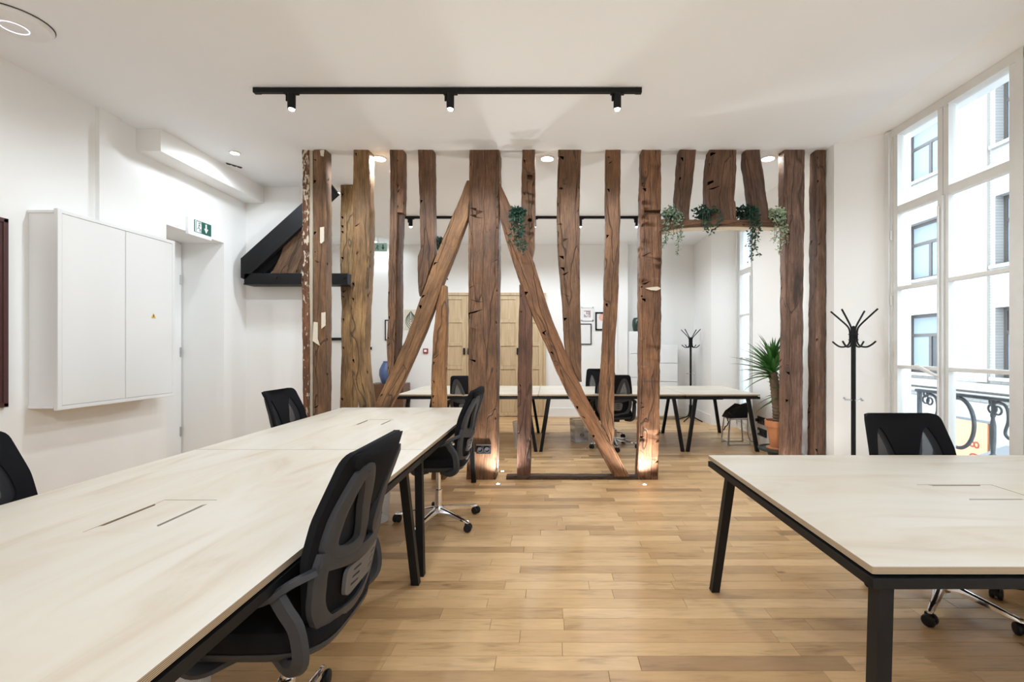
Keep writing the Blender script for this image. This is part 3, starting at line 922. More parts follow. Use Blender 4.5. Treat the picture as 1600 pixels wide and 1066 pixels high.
timber('timber_post', 'smooth tapering timber post standing between the pictures and white cabinet',
       [(TOP, 946.7, 970), (340, 946.7, 969), (400, 945.7, 968), (470, 944.4, 966), (540, 941.5, 961.5), (600, 938.5, 959.8), (640, 935.5, 959.4), (662, 940, 959.2), (680, 948.5, 958.8), (694, 955, 957.5)],
       dep=0.12, tint=(1.25, 1.1, 0.92), seed=14, rad=0.012)
p12 = timber('timber_post', 'heavily hacked timber post lit by a floor spotlight at its foot',
       [(TOP, 1003, 1033), (300, 1001, 1033.7), (400, 1000, 1034), (500, 1000, 1033.5), (580, 1000, 1031.5), (660, 999, 1030.7), (752, 996, 1029)],
       dep=0.15, tint=(1.3, 1.1, 0.9), mat='timber_hacked', seed=15, rough=1.4, rad=0.015, cuts=[cut_box(1006.5, 1040, 328.5, 334, 0.05)])
timber('timber_post', 'slanted short timber stud above the arch beside the grey-green hanging plant',
       [(TOP, 1062, 1087), (260, 1059.8, 1086), (300, 1057, 1081), (343.5, 1055.8, 1077)], dep=0.13, tint=(0.95, 0.85, 0.82), mat='timber_hacked', seed=16, rough=1.6)
timber('timber_post', 'wide curved short timber stud in the middle above the arch',
       [(TOP, 1109, 1152), (255, 1106, 1151), (290, 1103.5, 1149.5), (313, 1104, 1148), (316, 1104.5, 1149.5), (343.5, 1107, 1151)], dep=0.14, tint=(0.9, 0.82, 0.8), mat='timber_hacked', seed=17, rough=1.6)
timber('timber_post', 'short timber stud leaning over the arch next to the wall post',
       [(TOP, 1165, 1188), (253, 1164.5, 1190.5), (290, 1170, 1196), (330, 1175.6, 1201.5), (343.5, 1178, 1203)], dep=0.13, tint=(0.85, 0.76, 0.75), mat='timber_hacked', seed=18, rough=1.5)
timber('timber_lintel', 'gently arched timber lintel with hanging plants over the doorway gap',
       [(1032, 343, 362), (1046, 343, 359.5), (1060, 343, 357), (1080, 343, 355), (1100, 343, 354), (1130, 343, 353.3), (1160, 343, 353.3), (1190, 343, 353.6), (1224, 343, 354.5)],
       dep=0.16, yf=SCR - 0.004, axis='X', tint=(1.0, 0.88, 0.82), seed=19, rad=0.01, cat='timber lintel')
lin = bpy.data.objects['timber_lintel']
m = MB()  # added pale strip: light on the lintel's underside put into its colour
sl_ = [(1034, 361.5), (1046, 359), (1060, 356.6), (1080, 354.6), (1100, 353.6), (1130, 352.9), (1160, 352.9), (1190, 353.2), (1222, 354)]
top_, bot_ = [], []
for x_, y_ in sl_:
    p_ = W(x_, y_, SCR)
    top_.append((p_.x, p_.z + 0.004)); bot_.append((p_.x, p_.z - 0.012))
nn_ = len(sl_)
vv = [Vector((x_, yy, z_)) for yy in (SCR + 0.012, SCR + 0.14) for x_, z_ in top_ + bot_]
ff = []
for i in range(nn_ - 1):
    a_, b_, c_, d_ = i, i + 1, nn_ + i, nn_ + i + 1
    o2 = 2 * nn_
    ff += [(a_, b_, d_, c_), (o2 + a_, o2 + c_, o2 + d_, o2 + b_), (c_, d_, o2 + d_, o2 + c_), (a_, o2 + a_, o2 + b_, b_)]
m.add(vv, ff); lo_ = m.build('lit_underside', M['plaster'], lin); lo_['label'] = 'pale strip painting the lit underside of the lintel'
timber('timber_post', 'wide weathered timber post standing in front of the potted yucca',
       [(TOP, 1225, 1258), (310, 1225, 1258), (360, 1227, 1257.5), (480, 1228, 1255.5), (560, 1227, 1255), (640, 1226, 1255), (BOT, 1224, 1251.5)],
       dep=0.125, tint=(1.1, 1.05, 1.15), mat='timber_hacked', seed=20, rough=1.3, rad=0.014)
timber('timber_post', 'narrow timber post against the window wall, hatched along one side',
       [(TOP, 1276, 1290), (480, 1274.5, 1290), (600, 1273.5, 1289.5), (BOT, 1272, 1289)], dep=0.135, tint=(1.0, 0.95, 1.0), mat='timber_hacked', seed=21, rough=1.4, rad=0.01)
timber('timber_sill', 'dark low timber sill beam lying on the floor under the screen',
       [(791, 744, 750.3), (840, 743.5, 750.3), (880, 744.5, 750.3), (930, 744, 750.3), (998, 744.5, 750.3)], dep=0.1, axis='X', tint=(0.45, 0.42, 0.42), seed=22, rad=0.008, rough=1.2, cat='timber sill')

def patch(parent, poly, yf=SCR, t=0.006, name='plaster_patch', mat='plaster'):
    m = MB()
    q = [(W(x, y, yf).x, W(x, y, yf).z) for x, y in poly]
    m.prism(q, 0, t, mapf=lambda p: Vector((p.x, yf - 0.004 - p.z + 0.004 - 0.002, p.y)))
    o = m.build(name, M[mat], parent)
    return o
for poly in ([(501, 356), (507, 355), (507, 377), (503, 381), (501, 380)], [(503, 489), (509, 488), (509, 509), (503, 514)],
             [(491, 503), (497, 504), (497, 530), (500, 540), (489.5, 533)], [(501, 236), (507, 235), (506, 245), (502, 244)]):
    patch(p1, poly, yf=SCR - 0.003, t=0.012)
patch(p12, [(1008, 450.5), (1018, 449), (1027, 448.3), (1033, 451), (1026, 454.5), (1016, 453.5)], yf=SCR - 0.003, t=0.012)

# leaning old rafter and steel bracket behind the first post
timber('timber_strut', 'leaning old timber strut resting on the black steel bracket',
       [(322, 470, 505), (345, 459, 497), (380, 446, 481), (427, 424, 461)], dep=0.11, yf=5.74, tint=(0.9, 0.9, 0.85), seed=23, rough=1.6, cat='timber strut')
tr = thing('steel_bracket', 'black steel triangular bracket fixed high in the corner behind the screen', 'steel bracket', W(376, 435, 5.67))
org = tr.location.copy()
YS = 5.67
def rel(px, py, d): return W(px, py, d) - org
m = MB(); a, b = W(381, 427, YS), W(543, 443.5, YS)
c0 = Vector(((a.x + b.x) / 2, YS + 0.10, (a.z + b.z) / 2)) - org
m.box(c0, (b.x - a.x, 0.20, a.z - b.z), bev=0.006)
m.box(c0 + Vector((0, 0.0, -(a.z - b.z) / 2 - 0.004)), (b.x - a.x + 0.01, 0.205, 0.012))
m.build('tie_beam', M['black_metal'], tr)
m = MB()
poly = [(376, 404), (376, 434), (382, 437), (492, 335), (528, 302), (512, 281)]
q = [(rel(x, y, YS).x, rel(x, y, YS).z) for x, y in poly]
m.prism(q, 0, 0.055, mapf=lambda p: Vector((p.x, p.z, p.y)))
m.build('rafter', M['black_metal'], tr)
m = MB()
q = [(rel(x, y, YS).x, rel(x, y, YS).z) for x, y in [(384, 424), (403, 426), (500, 336), (492, 322)]]
m.prism(q, 0.12, 0.20, mapf=lambda p: Vector((p.x, p.z, p.y)))
m.build('rear_rafter', M['black_metal'], tr)
m = MB(); m.box(c0 + Vector((-(b.x - a.x) / 2 + 0.10, 0.137, 0)), (0.2, 0.08, 0.12)); m.build('wall_fixing', M['black_metal'], tr)
for px in (432, 538):
    m = MB(); m.lathe([(0.012, -0.02), (0.014, 0)], rel(px, 434, YS), 6, axis='Y'); m.build('bolt', M['black_metal'], tr)

# ------------------------------------------------------------------ lamps
def spot(name, loc, target, watts, angle, col, parent=None, blend=0.6, size=0.03):
    l = bpy.data.lights.new(name, 'SPOT')
    l.energy = watts * LAMP; l.spot_size = math.radians(angle); l.spot_blend = blend; l.color = col; l.shadow_soft_size = size
    o = bpy.data.objects.new(name, l); COL.objects.link(o)
    loc = Vector(loc); d = Vector(target) - loc
    o.rotation_euler = d.to_track_quat('-Z', 'Y').to_euler()
    o.location = loc
    return o

def track(name, label, x0, x1, y, lamps, cat='track light', zt=CEIL, wat=60, light=True):
    t = thing(name, label, cat, ((x0 + x1) / 2, y, zt))
    m = MB(); m.box((0, 0, -0.021), (x1 - x0, 0.036, 0.036), bev=0.003); m.build('rail', M['black_metal'], t)
    for s in (-1, 1):
        m = MB(); m.box((s * ((x1 - x0) / 2 - 0.02), 0, -0.022), (0.05, 0.039, 0.04), bev=0.004); m.build('end_cap', M['black_metal'], t)
    for (lx, tgt) in lamps:
        xx = lx - (x0 + x1) / 2
        m = MB(); m.box((xx, 0, -0.04), (0.11, 0.034, 0.02), bev=0.003); m.tube([(xx - 0.038, 0, -0.045), (xx - 0.038, 0, -0.10)], 0.008, 8)
        ad = m.build('spot_head', M['black_metal'], t)
        m = MB(); m.lathe([(0.0, -0.045), (0.028, -0.045), (0.030, -0.05), (0.030, -0.165), (0.024, -0.165), (0.024, -0.15), (0.0, -0.15)], (xx, 0, 0), 20)
        m.build('housing', M['black_metal'], ad, smooth=True)
        m = MB(); m.lathe([(0.0, -0.158), (0.024, -0.158), (0.018, -0.172), (0.0, -0.177)], (xx, 0, 0), 16)
        m.build('bulb', M['lamp_glow'], ad, smooth=True)
        if light:
            spot('spot_beam', (lx, y, zt - 0.195), tgt, wat, 172, WARM, blend=0.35)
    return t
SX = SCR / F
track('track_light', 'black ceiling track with three spotlights in front of the timber screen', -2.32, 0.71, 3.69,
      [(-2.03, (-2.1, 3.6, 0)), (-0.785, (-0.7, 3.6, 0)), (0.525, (0.6, 3.6, 0))], wat=52)
track('track_light', 'black ceiling track beyond the timber screen over the long back table', -2.3, 1.38, 7.27,
      [(-2.16, (-2.2, 7.4, 0)), (-0.86, (-0.6, 7.4, 0)), (-0.25, (-0.2, 7.4, 0)), (0.46, (0.5, 7.2, 0)), (1.34, (1.4, 7.2, 0))], wat=38)
track('track_light', 'unseen black ceiling track added behind the viewer to light the room', -2.2, 1.0, -0.9,
      [(-1.9, (-2.0, -0.8, 0)), (-0.6, (-0.6, -0.8, 0)), (0.7, (0.8, -0.8, 0))], wat=60)  # unseen track, added to brighten the room

def downlight(px, py, label, watts=30, r=0.055, d=None, angle=174):
    r = r * 1.15
    d = d or (CEIL - EYE) * F / (CY - py)
    x = (px - CX) * d / F
    t = thing('downlight', label, 'downlight', (x, d, CEIL))
    m = MB(); m.lathe([(r * 0.75, 0.0), (r, -0.001), (r, -0.008), (r * 0.8, -0.014), (r * 0.74, -0.006)], (0, 0, 0), 24)
    m.build('trim_ring', M['white_plastic'], t, smooth=True)
    m = MB(); m.lathe([(0.0, -0.004), (r * 0.72, -0.006), (r * 0.5, -0.016), (0, -0.018)], (0, 0, 0), 20)
    m.build('lens', M['lamp_glow'], t, smooth=True)
    spot('downlight_beam', (x, d, CEIL - 0.05), (x, d, 0), watts, angle, NEUT, blend=0.3, size=0.05)
    return t
downlight(593, 247, 'recessed ceiling light behind the crooked split post', 26, r=0.07)
downlight(855, 247, 'recessed ceiling light behind the broad pointed post', 26, r=0.07)
downlight(1200, 247, 'recessed ceiling light above the yucca next to the leaning stud', 26, r=0.07)
downlight(367, 238, 'small recessed ceiling light near the bulkhead and exit sign', 22, r=0.045)
downlight(525, 300, 'recessed ceiling light over the steel bracket', 18, r=0.05)
downlight(586, 377, 'tiny recessed ceiling light near the far hanging exit sign', 12, r=0.04)
for i, (x, yy) in enumerate(((-3.2, 2.2), (-3.2, -1.5), (2.2, 1.6), (2.2, -1.8), (-0.6, -2.2))):  # five downlights out of view, added as extra room light
    lb = ['above the near cabinet wall', 'behind the viewer by the cabinet wall', 'above the window-side table', 'behind the viewer by the windows', 'behind the viewer in mid room'][i]
    downlight(0, 0, 'added unseen ceiling light ' + lb, [7, 14, 10, 24, 24][i], r=0.05, d=yy).location.x = x
# the beams of those five follow their fittings
for o in [o for o in bpy.data.objects if o.name.startswith('downlight_beam')]:
    near = [t for t in bpy.data.objects if t.name.startswith('downlight') and t.type == 'EMPTY' and abs(t.location.y - o.location.y) < 1e-4]
    if near:
        o.location.x = near[0].location.x

def floor_light(x, yy, label, watts=46):
    t = thing('floor_uplight', label, 'floor light', (x, yy, 0))
    m = MB(); m.lathe([(0.020, 0.0), (0.030, 0.0), (0.030, 0.003), (0.022, 0.005), (0.020, 0.003)], (0, 0, 0), 20); m.build('rim', M['steel'], t, smooth=True)
    m = MB(); m.lathe([(0, 0.001), (0.021, 0.001), (0.012, 0.005), (0, 0.006)], (0, 0, 0), 16); m.build('lens', M['floor_glow'], t, smooth=True)
    spot('uplight_beam', (x, yy, 0.03), (x, yy, 3), watts, 150, UPCOL, blend=0.6, size=0.02)
floor_light((778 - CX) * 4.675 / F, 4.675, 'recessed floor light in front of the widest post', 34)
floor_light((785 - CX) * 5.16 / F, 5.16, 'recessed floor light behind the widest post')
floor_light((1007 - CX) * 4.66 / F, 4.66, 'recessed floor light before the hacked post')
floor_light(-2.42, 4.9, 'recessed floor light hidden behind the table near the plastered post', 85)
floor_light(2.28, 4.66, 'recessed floor light before the wide weathered post', 8)

# wifi access point
ap = thing('access_point', 'round white wireless access point with a lit ring on the ceiling', 'access point', (-3.34, 2.93, CEIL))
m = MB(); m.lathe([(0.0, 0), (0.175, 0), (0.178, -0.01), (0.165, -0.028), (0.11, -0.042), (0.0, -0.046)], (0, 0, 0), 40); m.build('shell', M['white_plastic'], ap, smooth=True)
m = MB(); m.tube([(0.065 * math.cos(2 * PI * k / 32), 0.065 * math.sin(2 * PI * k / 32), -0.0445) for k in range(32)], 0.0025, 6, closed=True); m.build('status_ring', M['led_ring'], ap, smooth=True)
m = MB(); m.lathe([(0.155, 0.0), (0.182, 0.0), (0.182, -0.004), (0.155, -0.004)], (0, 0, 0), 40); m.build('mounting_plate', M['charcoal'], ap, smooth=True)

# ------------------------------------------------------------------ things on the left wall
cb = thing('wall_cabinet', 'large white two-door electrical cabinet hung on the wall', 'cabinet', (XL, 3.46, 0.90))
m = MB(); m.box((0.1, 0.54, 0.74), (0.2, 1.06, 1.43), bev=0.003); m.build('body', M['white_satin'], cb)
m = MB(); fw = 0.03
m.box((0.212, 0.015, 0.74), (0.031, 0.031, 1.492), bev=0.004); m.box((0.212, 1.065, 0.74), (0.031, 0.031, 1.492), bev=0.004)
m.box((0.212, 0.54, 1.47), (0.03, 1.08, 0.03), bev=0.004); m.box((0.212, 0.54, 0.01), (0.03, 1.08, 0.03), bev=0.004)
m.build('front_frame', M['white_satin'], cb)
m = MB(); m.box((0.098, 0.22, 0.018), (0.19, 0.44, 0.02), bev=0.003); m.box((0.098, 0.22, 1.462), (0.19, 0.44, 0.02), bev=0.003); m.build('side_lip', M['white_satin'], cb)
for k, (ya, yb) in enumerate(((0.032, 0.552), (0.558, 1.048))):
    m = MB(); m.box((0.216, (ya + yb) / 2, 0.74), (0.018, yb - ya, 1.425), bev=0.003)
    dr = m.build('door', M['white_satin'], cb)
    if k == 1:
        m = MB(); cy_, cz = 0.835, 0.745
        m.prism([(cy_ - 0.024, cz - 0.018), (cy_ + 0.024, cz - 0.018), (cy_, cz + 0.026)], 0.225, 0.2275, mapf=lambda p: Vector((p.z, p.x, p.y)))
        wt = m.build('warning_sticker', M['yellow'], dr); wt['label'] = 'yellow warning triangle with lightning bolt'
        m = MB(); m.prism([(cy_ - 0.002, cz + 0.014), (cy_ + 0.006, cz + 0.014), (cy_ + 0.002, cz + 0.002), (cy_ + 0.007, cz + 0.002), (cy_ - 0.003, cz - 0.013), (cy_, cz - 0.002), (cy_ - 0.006, cz - 0.002)], 0.2275, 0.2285, mapf=lambda p: Vector((p.z, p.x, p.y)))
        m.build('bolt_symbol', M['black_plastic'], wt)
        for hz in (0.42, 0.47):
            m = MB(); m.box((0.20, 1.083, hz), (0.02, 0.006, 0.035)); m.build('latch', M['steel'], dr)

def arrow_and_runner(parent, yc, zc, sc, x, mat):
    m = MB()
    f = lambda p: Vector((x + p.z, yc + p.x * sc, zc + p.y * sc))
    # down arrow
    m.prism([(0.035, 0.05), (0.055, 0.05), (0.055, 0.0), (0.075, 0.0), (0.045, -0.05), (0.015, 0.0), (0.035, 0.0)], 0, 0.002, mapf=f)
    m.build('arrow', mat, parent)
    m = MB()
    # door outline with a running figure
    for a, b in (((-0.11, -0.055), (-0.11, 0.055)), ((-0.11, 0.055), (-0.045, 0.055)), ((-0.045, 0.055), (-0.045, 0.03)), ((-0.045, -0.02), (-0.045, -0.055))):
        m.bar(f(Vector((a[0], a[1], 0.001))), f(Vector((b[0], b[1], 0.001))), 0.006 * sc, 0.002)
    m.lathe([(0.0, 0), (0.009 * sc, 0), (0.009 * sc, 0.002), (0, 0.002)], f(Vector((-0.068, 0.038, 0))), 10, axis='X')
    for a, b in (((-0.07, 0.025), (-0.078, -0.01)), ((-0.078, -0.01), (-0.06, -0.028)), ((-0.06, -0.028), (-0.068, -0.05)), ((-0.078, -0.01), (-0.098, -0.03)), ((-0.07, 0.02), (-0.05, 0.008)), ((-0.07, 0.02), (-0.092, 0.012))):
        m.bar(f(Vector((a[0], a[1], 0.001))), f(Vector((b[0], b[1], 0.001))), 0.009 * sc, 0.002)
    m.build('running_figure', mat, parent)
es = thing('exit_sign', 'green and white emergency exit sign above the recessed door', 'exit sign', (XL, 5.13, 2.655))
m = MB(); m.box((0.018, 0, 0.0), (0.036, 0.34, 0.19), bev=0.006); m.build('housing', M['white_plastic'], es)
m = MB(); m.box((0.0375, 0.03, 0.015), (0.003, 0.25, 0.13)); fc = m.build('sign_face', M['sign_green'], es)
m = MB(); m.box((0.039, -0.038, 0.015), (0.001, 0.09, 0.12)); m.build('pictogram_field', M['sign_white'], fc)
arrow_and_runner(fc, 0.03, 0.015, 1.0, 0.0395, M['sign_white'])
# figure over the white field in green
fig = [o for o in fc.children if o.name.startswith('running_figure')][0]
fig.data.materials[0] = M['sign_green']; fig.location.y = 0.012

vg = MB(); vg.box((0.0, 0, 0), (0.16, 0.012, 0.008)); 
for k in range(3): vg.box((-0.055 + 0.055 * k, 0.0, -0.006), (0.035, 0.014, 0.008))
v_ = vg.build('ceiling_vent', M['charcoal']); p_ = W(362, 258, 5.2); v_.location = (p_.x, 5.24, CEIL - 0.004); v_.rotation_euler = (0, 0, 1.0)
tag(v_, 'small dark slotted ceiling vent near the bulkhead light', 'vent')

bd = thing('wall_board', 'dark maroon framed board at the picture edge beside the cabinet', 'board', (XL, 2.75, 0.955))
m = MB(); m.box((0.012, 0, 0.648), (0.024, 1.1, 1.28)); m.build('panel', M['maroon'], bd)
m = MB()
for (cy_, cz, sy, sz) in ((-0.55, 0.648, 0.03, 1.32), (0.55, 0.648, 0.03, 1.32), (0, 1.295, 1.13, 0.03), (0, 0.0, 1.13, 0.03)):
    m.box((0.016, cy_, cz), (0.034, sy, sz), bev=0.003)
m.build('frame', M['maroon'], bd)

# ------------------------------------------------------------------ tables
def make_table(label, x0, x1, y0, y1, long_axis, flap_at=None, leg_ends=(True, True), legs=None, inset=(0.14, 0.14), foot=(0.03, 0.03), group='plywood tables on black steel frames', tray=None):
    T = 0.75
    cx, cy_ = (x0 + x1) / 2, (y0 + y1) / 2
    L_ = (y1 - y0) if long_axis == 'Y' else (x1 - x0)
    Wd = (x1 - x0) if long_axis == 'Y' else (y1 - y0)
    t = thing('work_table', label, 'table', (cx, cy_, 0), 0 if long_axis == 'Y' else -PI / 2, group)
    hw, hl = Wd / 2, L_ / 2
    outer = rounded_poly([(-hw, -hl), (hw, -hl), (hw, hl), (-hw, hl)], 0.006, 2)
    holes, fc = [], None
    if flap_at is not None:
        fc = flap_at
        holes = [[(-0.104, fc - 0.165), (0.104, fc - 0.165), (0.104, fc + 0.165), (-0.104, fc + 0.165)]]
    m = MB()
    sheet(m, outer, holes, None, lambda x, y: Vector((x, y, T)), lambda x, y: Vector((x, y, T - 0.02)))
    top = m.build('tabletop', [M['birch'], M['ply_edge']], t)
    for p in top.data.polygons:
        if abs(p.normal.z) < 0.5:
            p.material_index = 1
    if fc is not None:
        m = MB()
        nb, g = 0.0885, 0.1028
        fp = [(-g, fc - 0.163), (g, fc - 0.163), (g, fc - 0.115), (nb, fc - 0.105), (nb, fc + 0.105), (g, fc + 0.115), (g, fc + 0.1625), (-g, fc + 0.1625), (-g, fc + 0.115), (-nb, fc + 0.105), (-nb, fc - 0.105), (-g, fc - 0.115)]
        sheet(m, fp, [], None, lambda x, y: Vector((x, y, T - 0.0005)), lambda x, y: Vector((x, y, T - 0.016)))
        m.build('cable_flap', M['birch'], t)
        m = MB(); m.box((0, fc, T - 0.06), (0.24, 0.4, 0.06)); m.build('cable_tray', M['black_metal'], t)
        # hollow it: only a floor and sides are needed, the flap covers the top
    m = MB(); m.box((0, 0, T - 0.026), (Wd - 0.07, L_ - 0.07, 0.012))
    # spacer strips between top and frame (kept clear of the flap)
    m2 = MB()
    for s in (-1, 1):
        m2.box((s * (hw - 0.03), 0, T - 0.026), (0.02, L_ - 0.05, 0.012))
        m2.box((0, s * (hl - 0.03), T - 0.026), (Wd - 0.05, 0.02, 0.0118))
    m2.build('spacer', M['black_metal'], t)
    m = MB()
    for s in (-1, 1):
        m.box((s * (hw - 0.014), 0, T - 0.047), (0.03, L_, 0.03), bev=0.002)
        m.box((0, s * (hl - 0.0145), T - 0.047), (Wd, 0.029, 0.0298), bev=0.002)
        m.box((s * 0.2, 0, T - 0.047), (0.03, L_ - 0.03, 0.0296))
    m.build('frame', M['black_metal'], t)
    if legs is None:
        legs = [(q * (hw - 0.045), s * (hl - inset[e]), q * (hw - 0.022), s * (hl - foot[e])) for e, s in enumerate((-1, 1)) if leg_ends[e] for q in (-1, 1)]
    else:
        legs = [(-(ty - cy_), tx - cx, -(fy - cy_), fx - cx) for (tx, ty, fx, fy) in legs]
    if True:
        for (xt, yt, xf, yf_) in legs:
            lm = MB(); hs = 0.0215
            pts = []
            for (xx, yy, zz) in ((xf, yf_, 0.0), (xt, yt, T - 0.06)):
                pts += [(xx - hs, yy - hs, zz), (xx + hs, yy - hs, zz), (xx + hs, yy + hs, zz), (xx - hs, yy + hs, zz)]
            lm.add(pts, [(3, 2, 1, 0), (4, 5, 6, 7)] + [(i, (i + 1) % 4, 4 + (i + 1) % 4, 4 + i) for i in range(4)])
            lg = lm.build('leg', M['black_metal'], t)
            fm = MB(); fm.box((xf, yf_, 0.004), (0.044, 0.044, 0.008)); fm.build('foot_pad', M['black_plastic'], lg)
    if tray:
        m = MB(); m.box((tray[0], tray[1], T - 0.105), (tray[2], tray[3], 0.085), bev=0.006); m.build('cable_tray', M['black_metal'], t)
    return t
LX0, LX1 = -2.115, -0.75
make_table('long plywood table with a cable flap, its corner filling the lower picture edge', LX0, LX1, 0.80, 2.80, 'Y', flap_at=1.71 - 1.80, inset=(0.14, 0.26), foot=(0.03, 0.10))
make_table('plywood table pushed end to end behind the nearest one, up to the screen', LX0, LX1, 2.804, 4.785, 'Y', flap_at=0.03, inset=(0.04, 0.14), foot=(-0.0, 0.04))
make_table('separate plywood table by the window with black splayed legs', 0.89, 2.80, 1.30, 2.655, 'X', flap_at=-0.06, legs=[(0.935, 2.44, 0.915, 2.625), (0.935, 1.33, 0.92, 1.335), (2.755, 2.44, 2.775, 2.625), (2.755, 1.33, 2.77, 1.335)])
make_table('back-room table by the cupboard wall, under the leaning brace', -2.0, -0.16, 6.13, 7.54, 'X')
make_table('middle plywood table of the back-room row', -0.156, 1.76, 6.13, 7.54, 'X')
make_table('short plywood table at the back-room window, ending the row', 1.764, 2.735, 6.13, 7.54, 'X', tray=(-0.165, 0.07, 0.3, 0.4))

# ------------------------------------------------------------------ office chair
def lerp_tab(tab, t):
    for i in range(len(tab) - 1):
        if t <= tab[i + 1][0]:
            a, b = tab[i], tab[i + 1]
            k = (t - a[0]) / (b[0] - a[0]); k = max(0, min(1, k))
            return a[1] + (b[1] - a[1]) * k
    return tab[-1][1]
HW = [(0.43, 0.165), (0.5, 0.205), (0.58, 0.232), (0.68, 0.247), (0.8, 0.243), (0.95, 0.228), (1.045, 0.218)]
BY = [(0.43, -0.19), (0.5, -0.215), (0.6, -0.238), (0.7, -0.248), (0.8, -0.272), (0.92, -0.315), (1.045, -0.365)]
def back_surf(x, z, off=0.0):
    u = x / 0.24
    return Vector((x, lerp_tab(BY, z) + 0.055 * u * u - off, z))
def ribbon(mb, path, width, thick, off, closed=False):
    """flat band following the back surface; path = (x,z) points"""
    n = len(path)
    vs_, fs = [], []
    for i in range(n):
        if closed:
            a, b = Vector(path[i - 1]), Vector(path[(i + 1) % n])
        else:
            a, b = Vector(path[max(0, i - 1)]), Vector(path[min(n - 1, i + 1)])
        t = (b - a).normalized(); nn = Vector((-t.y, t.x))
        wd = width[i] if isinstance(width, list) else width
        p = Vector(path[i])
        l, r = p - nn * wd / 2, p + nn * wd / 2
        vs_ += [back_surf(l.x, l.y, off), back_surf(p.x, p.y, off - thick * 0.15), back_surf(r.x, r.y, off), back_surf(r.x, r.y, off + thick * 0.8), back_surf(p.x, p.y, off + thick * 1.15), back_surf(l.x, l.y, off + thick * 0.8)]
    k = 6
    for i in range(n if closed else n - 1):
        j = (i + 1) % n
        for q in range(k):
            fs.append((i * k + q, i * k + (q + 1) % k, j * k + (q + 1) % k, j * k + q))
    if not closed:
        fs += [tuple(reversed(range(k))), tuple(range((n - 1) * k, n * k))]
    mb.add(vs_, fs)

def smooth_loop(pts, n=6):
    out = []
    m_ = len(pts)
    for i in range(m_):
        p0, p1, p2, p3 = (Vector(pts[(i + q) % m_]) for q in (-1, 0, 1, 2))
        for k in range(n):
            t = k / n
            out.append(tuple(0.5 * ((2 * p1) + (p2 - p0) * t + (2 * p0 - 5 * p1 + 4 * p2 - p3) * t * t + (3 * p1 - p0 - 3 * p2 + p3) * t ** 3)))
    return out
def smooth_path(pts, n=6):
    out = []
    P = [Vector(p) for p in pts]
    P = [P[0] * 2 - P[1]] + P + [P[-1] * 2 - P[-2]]
    for i in range(1, len(P) - 2):
        p0, p1, p2, p3 = P[i - 1:i + 3]
        for k in range(n):
            t = k / n
            out.append(0.5 * ((2 * p1) + (p2 - p0) * t + (2 * p0 - 5 * p1 + 4 * p2 - p3) * t * t + (3 * p1 - p0 - 3 * p2 + p3) * t ** 3))
    out.append(P[-2])
    return out

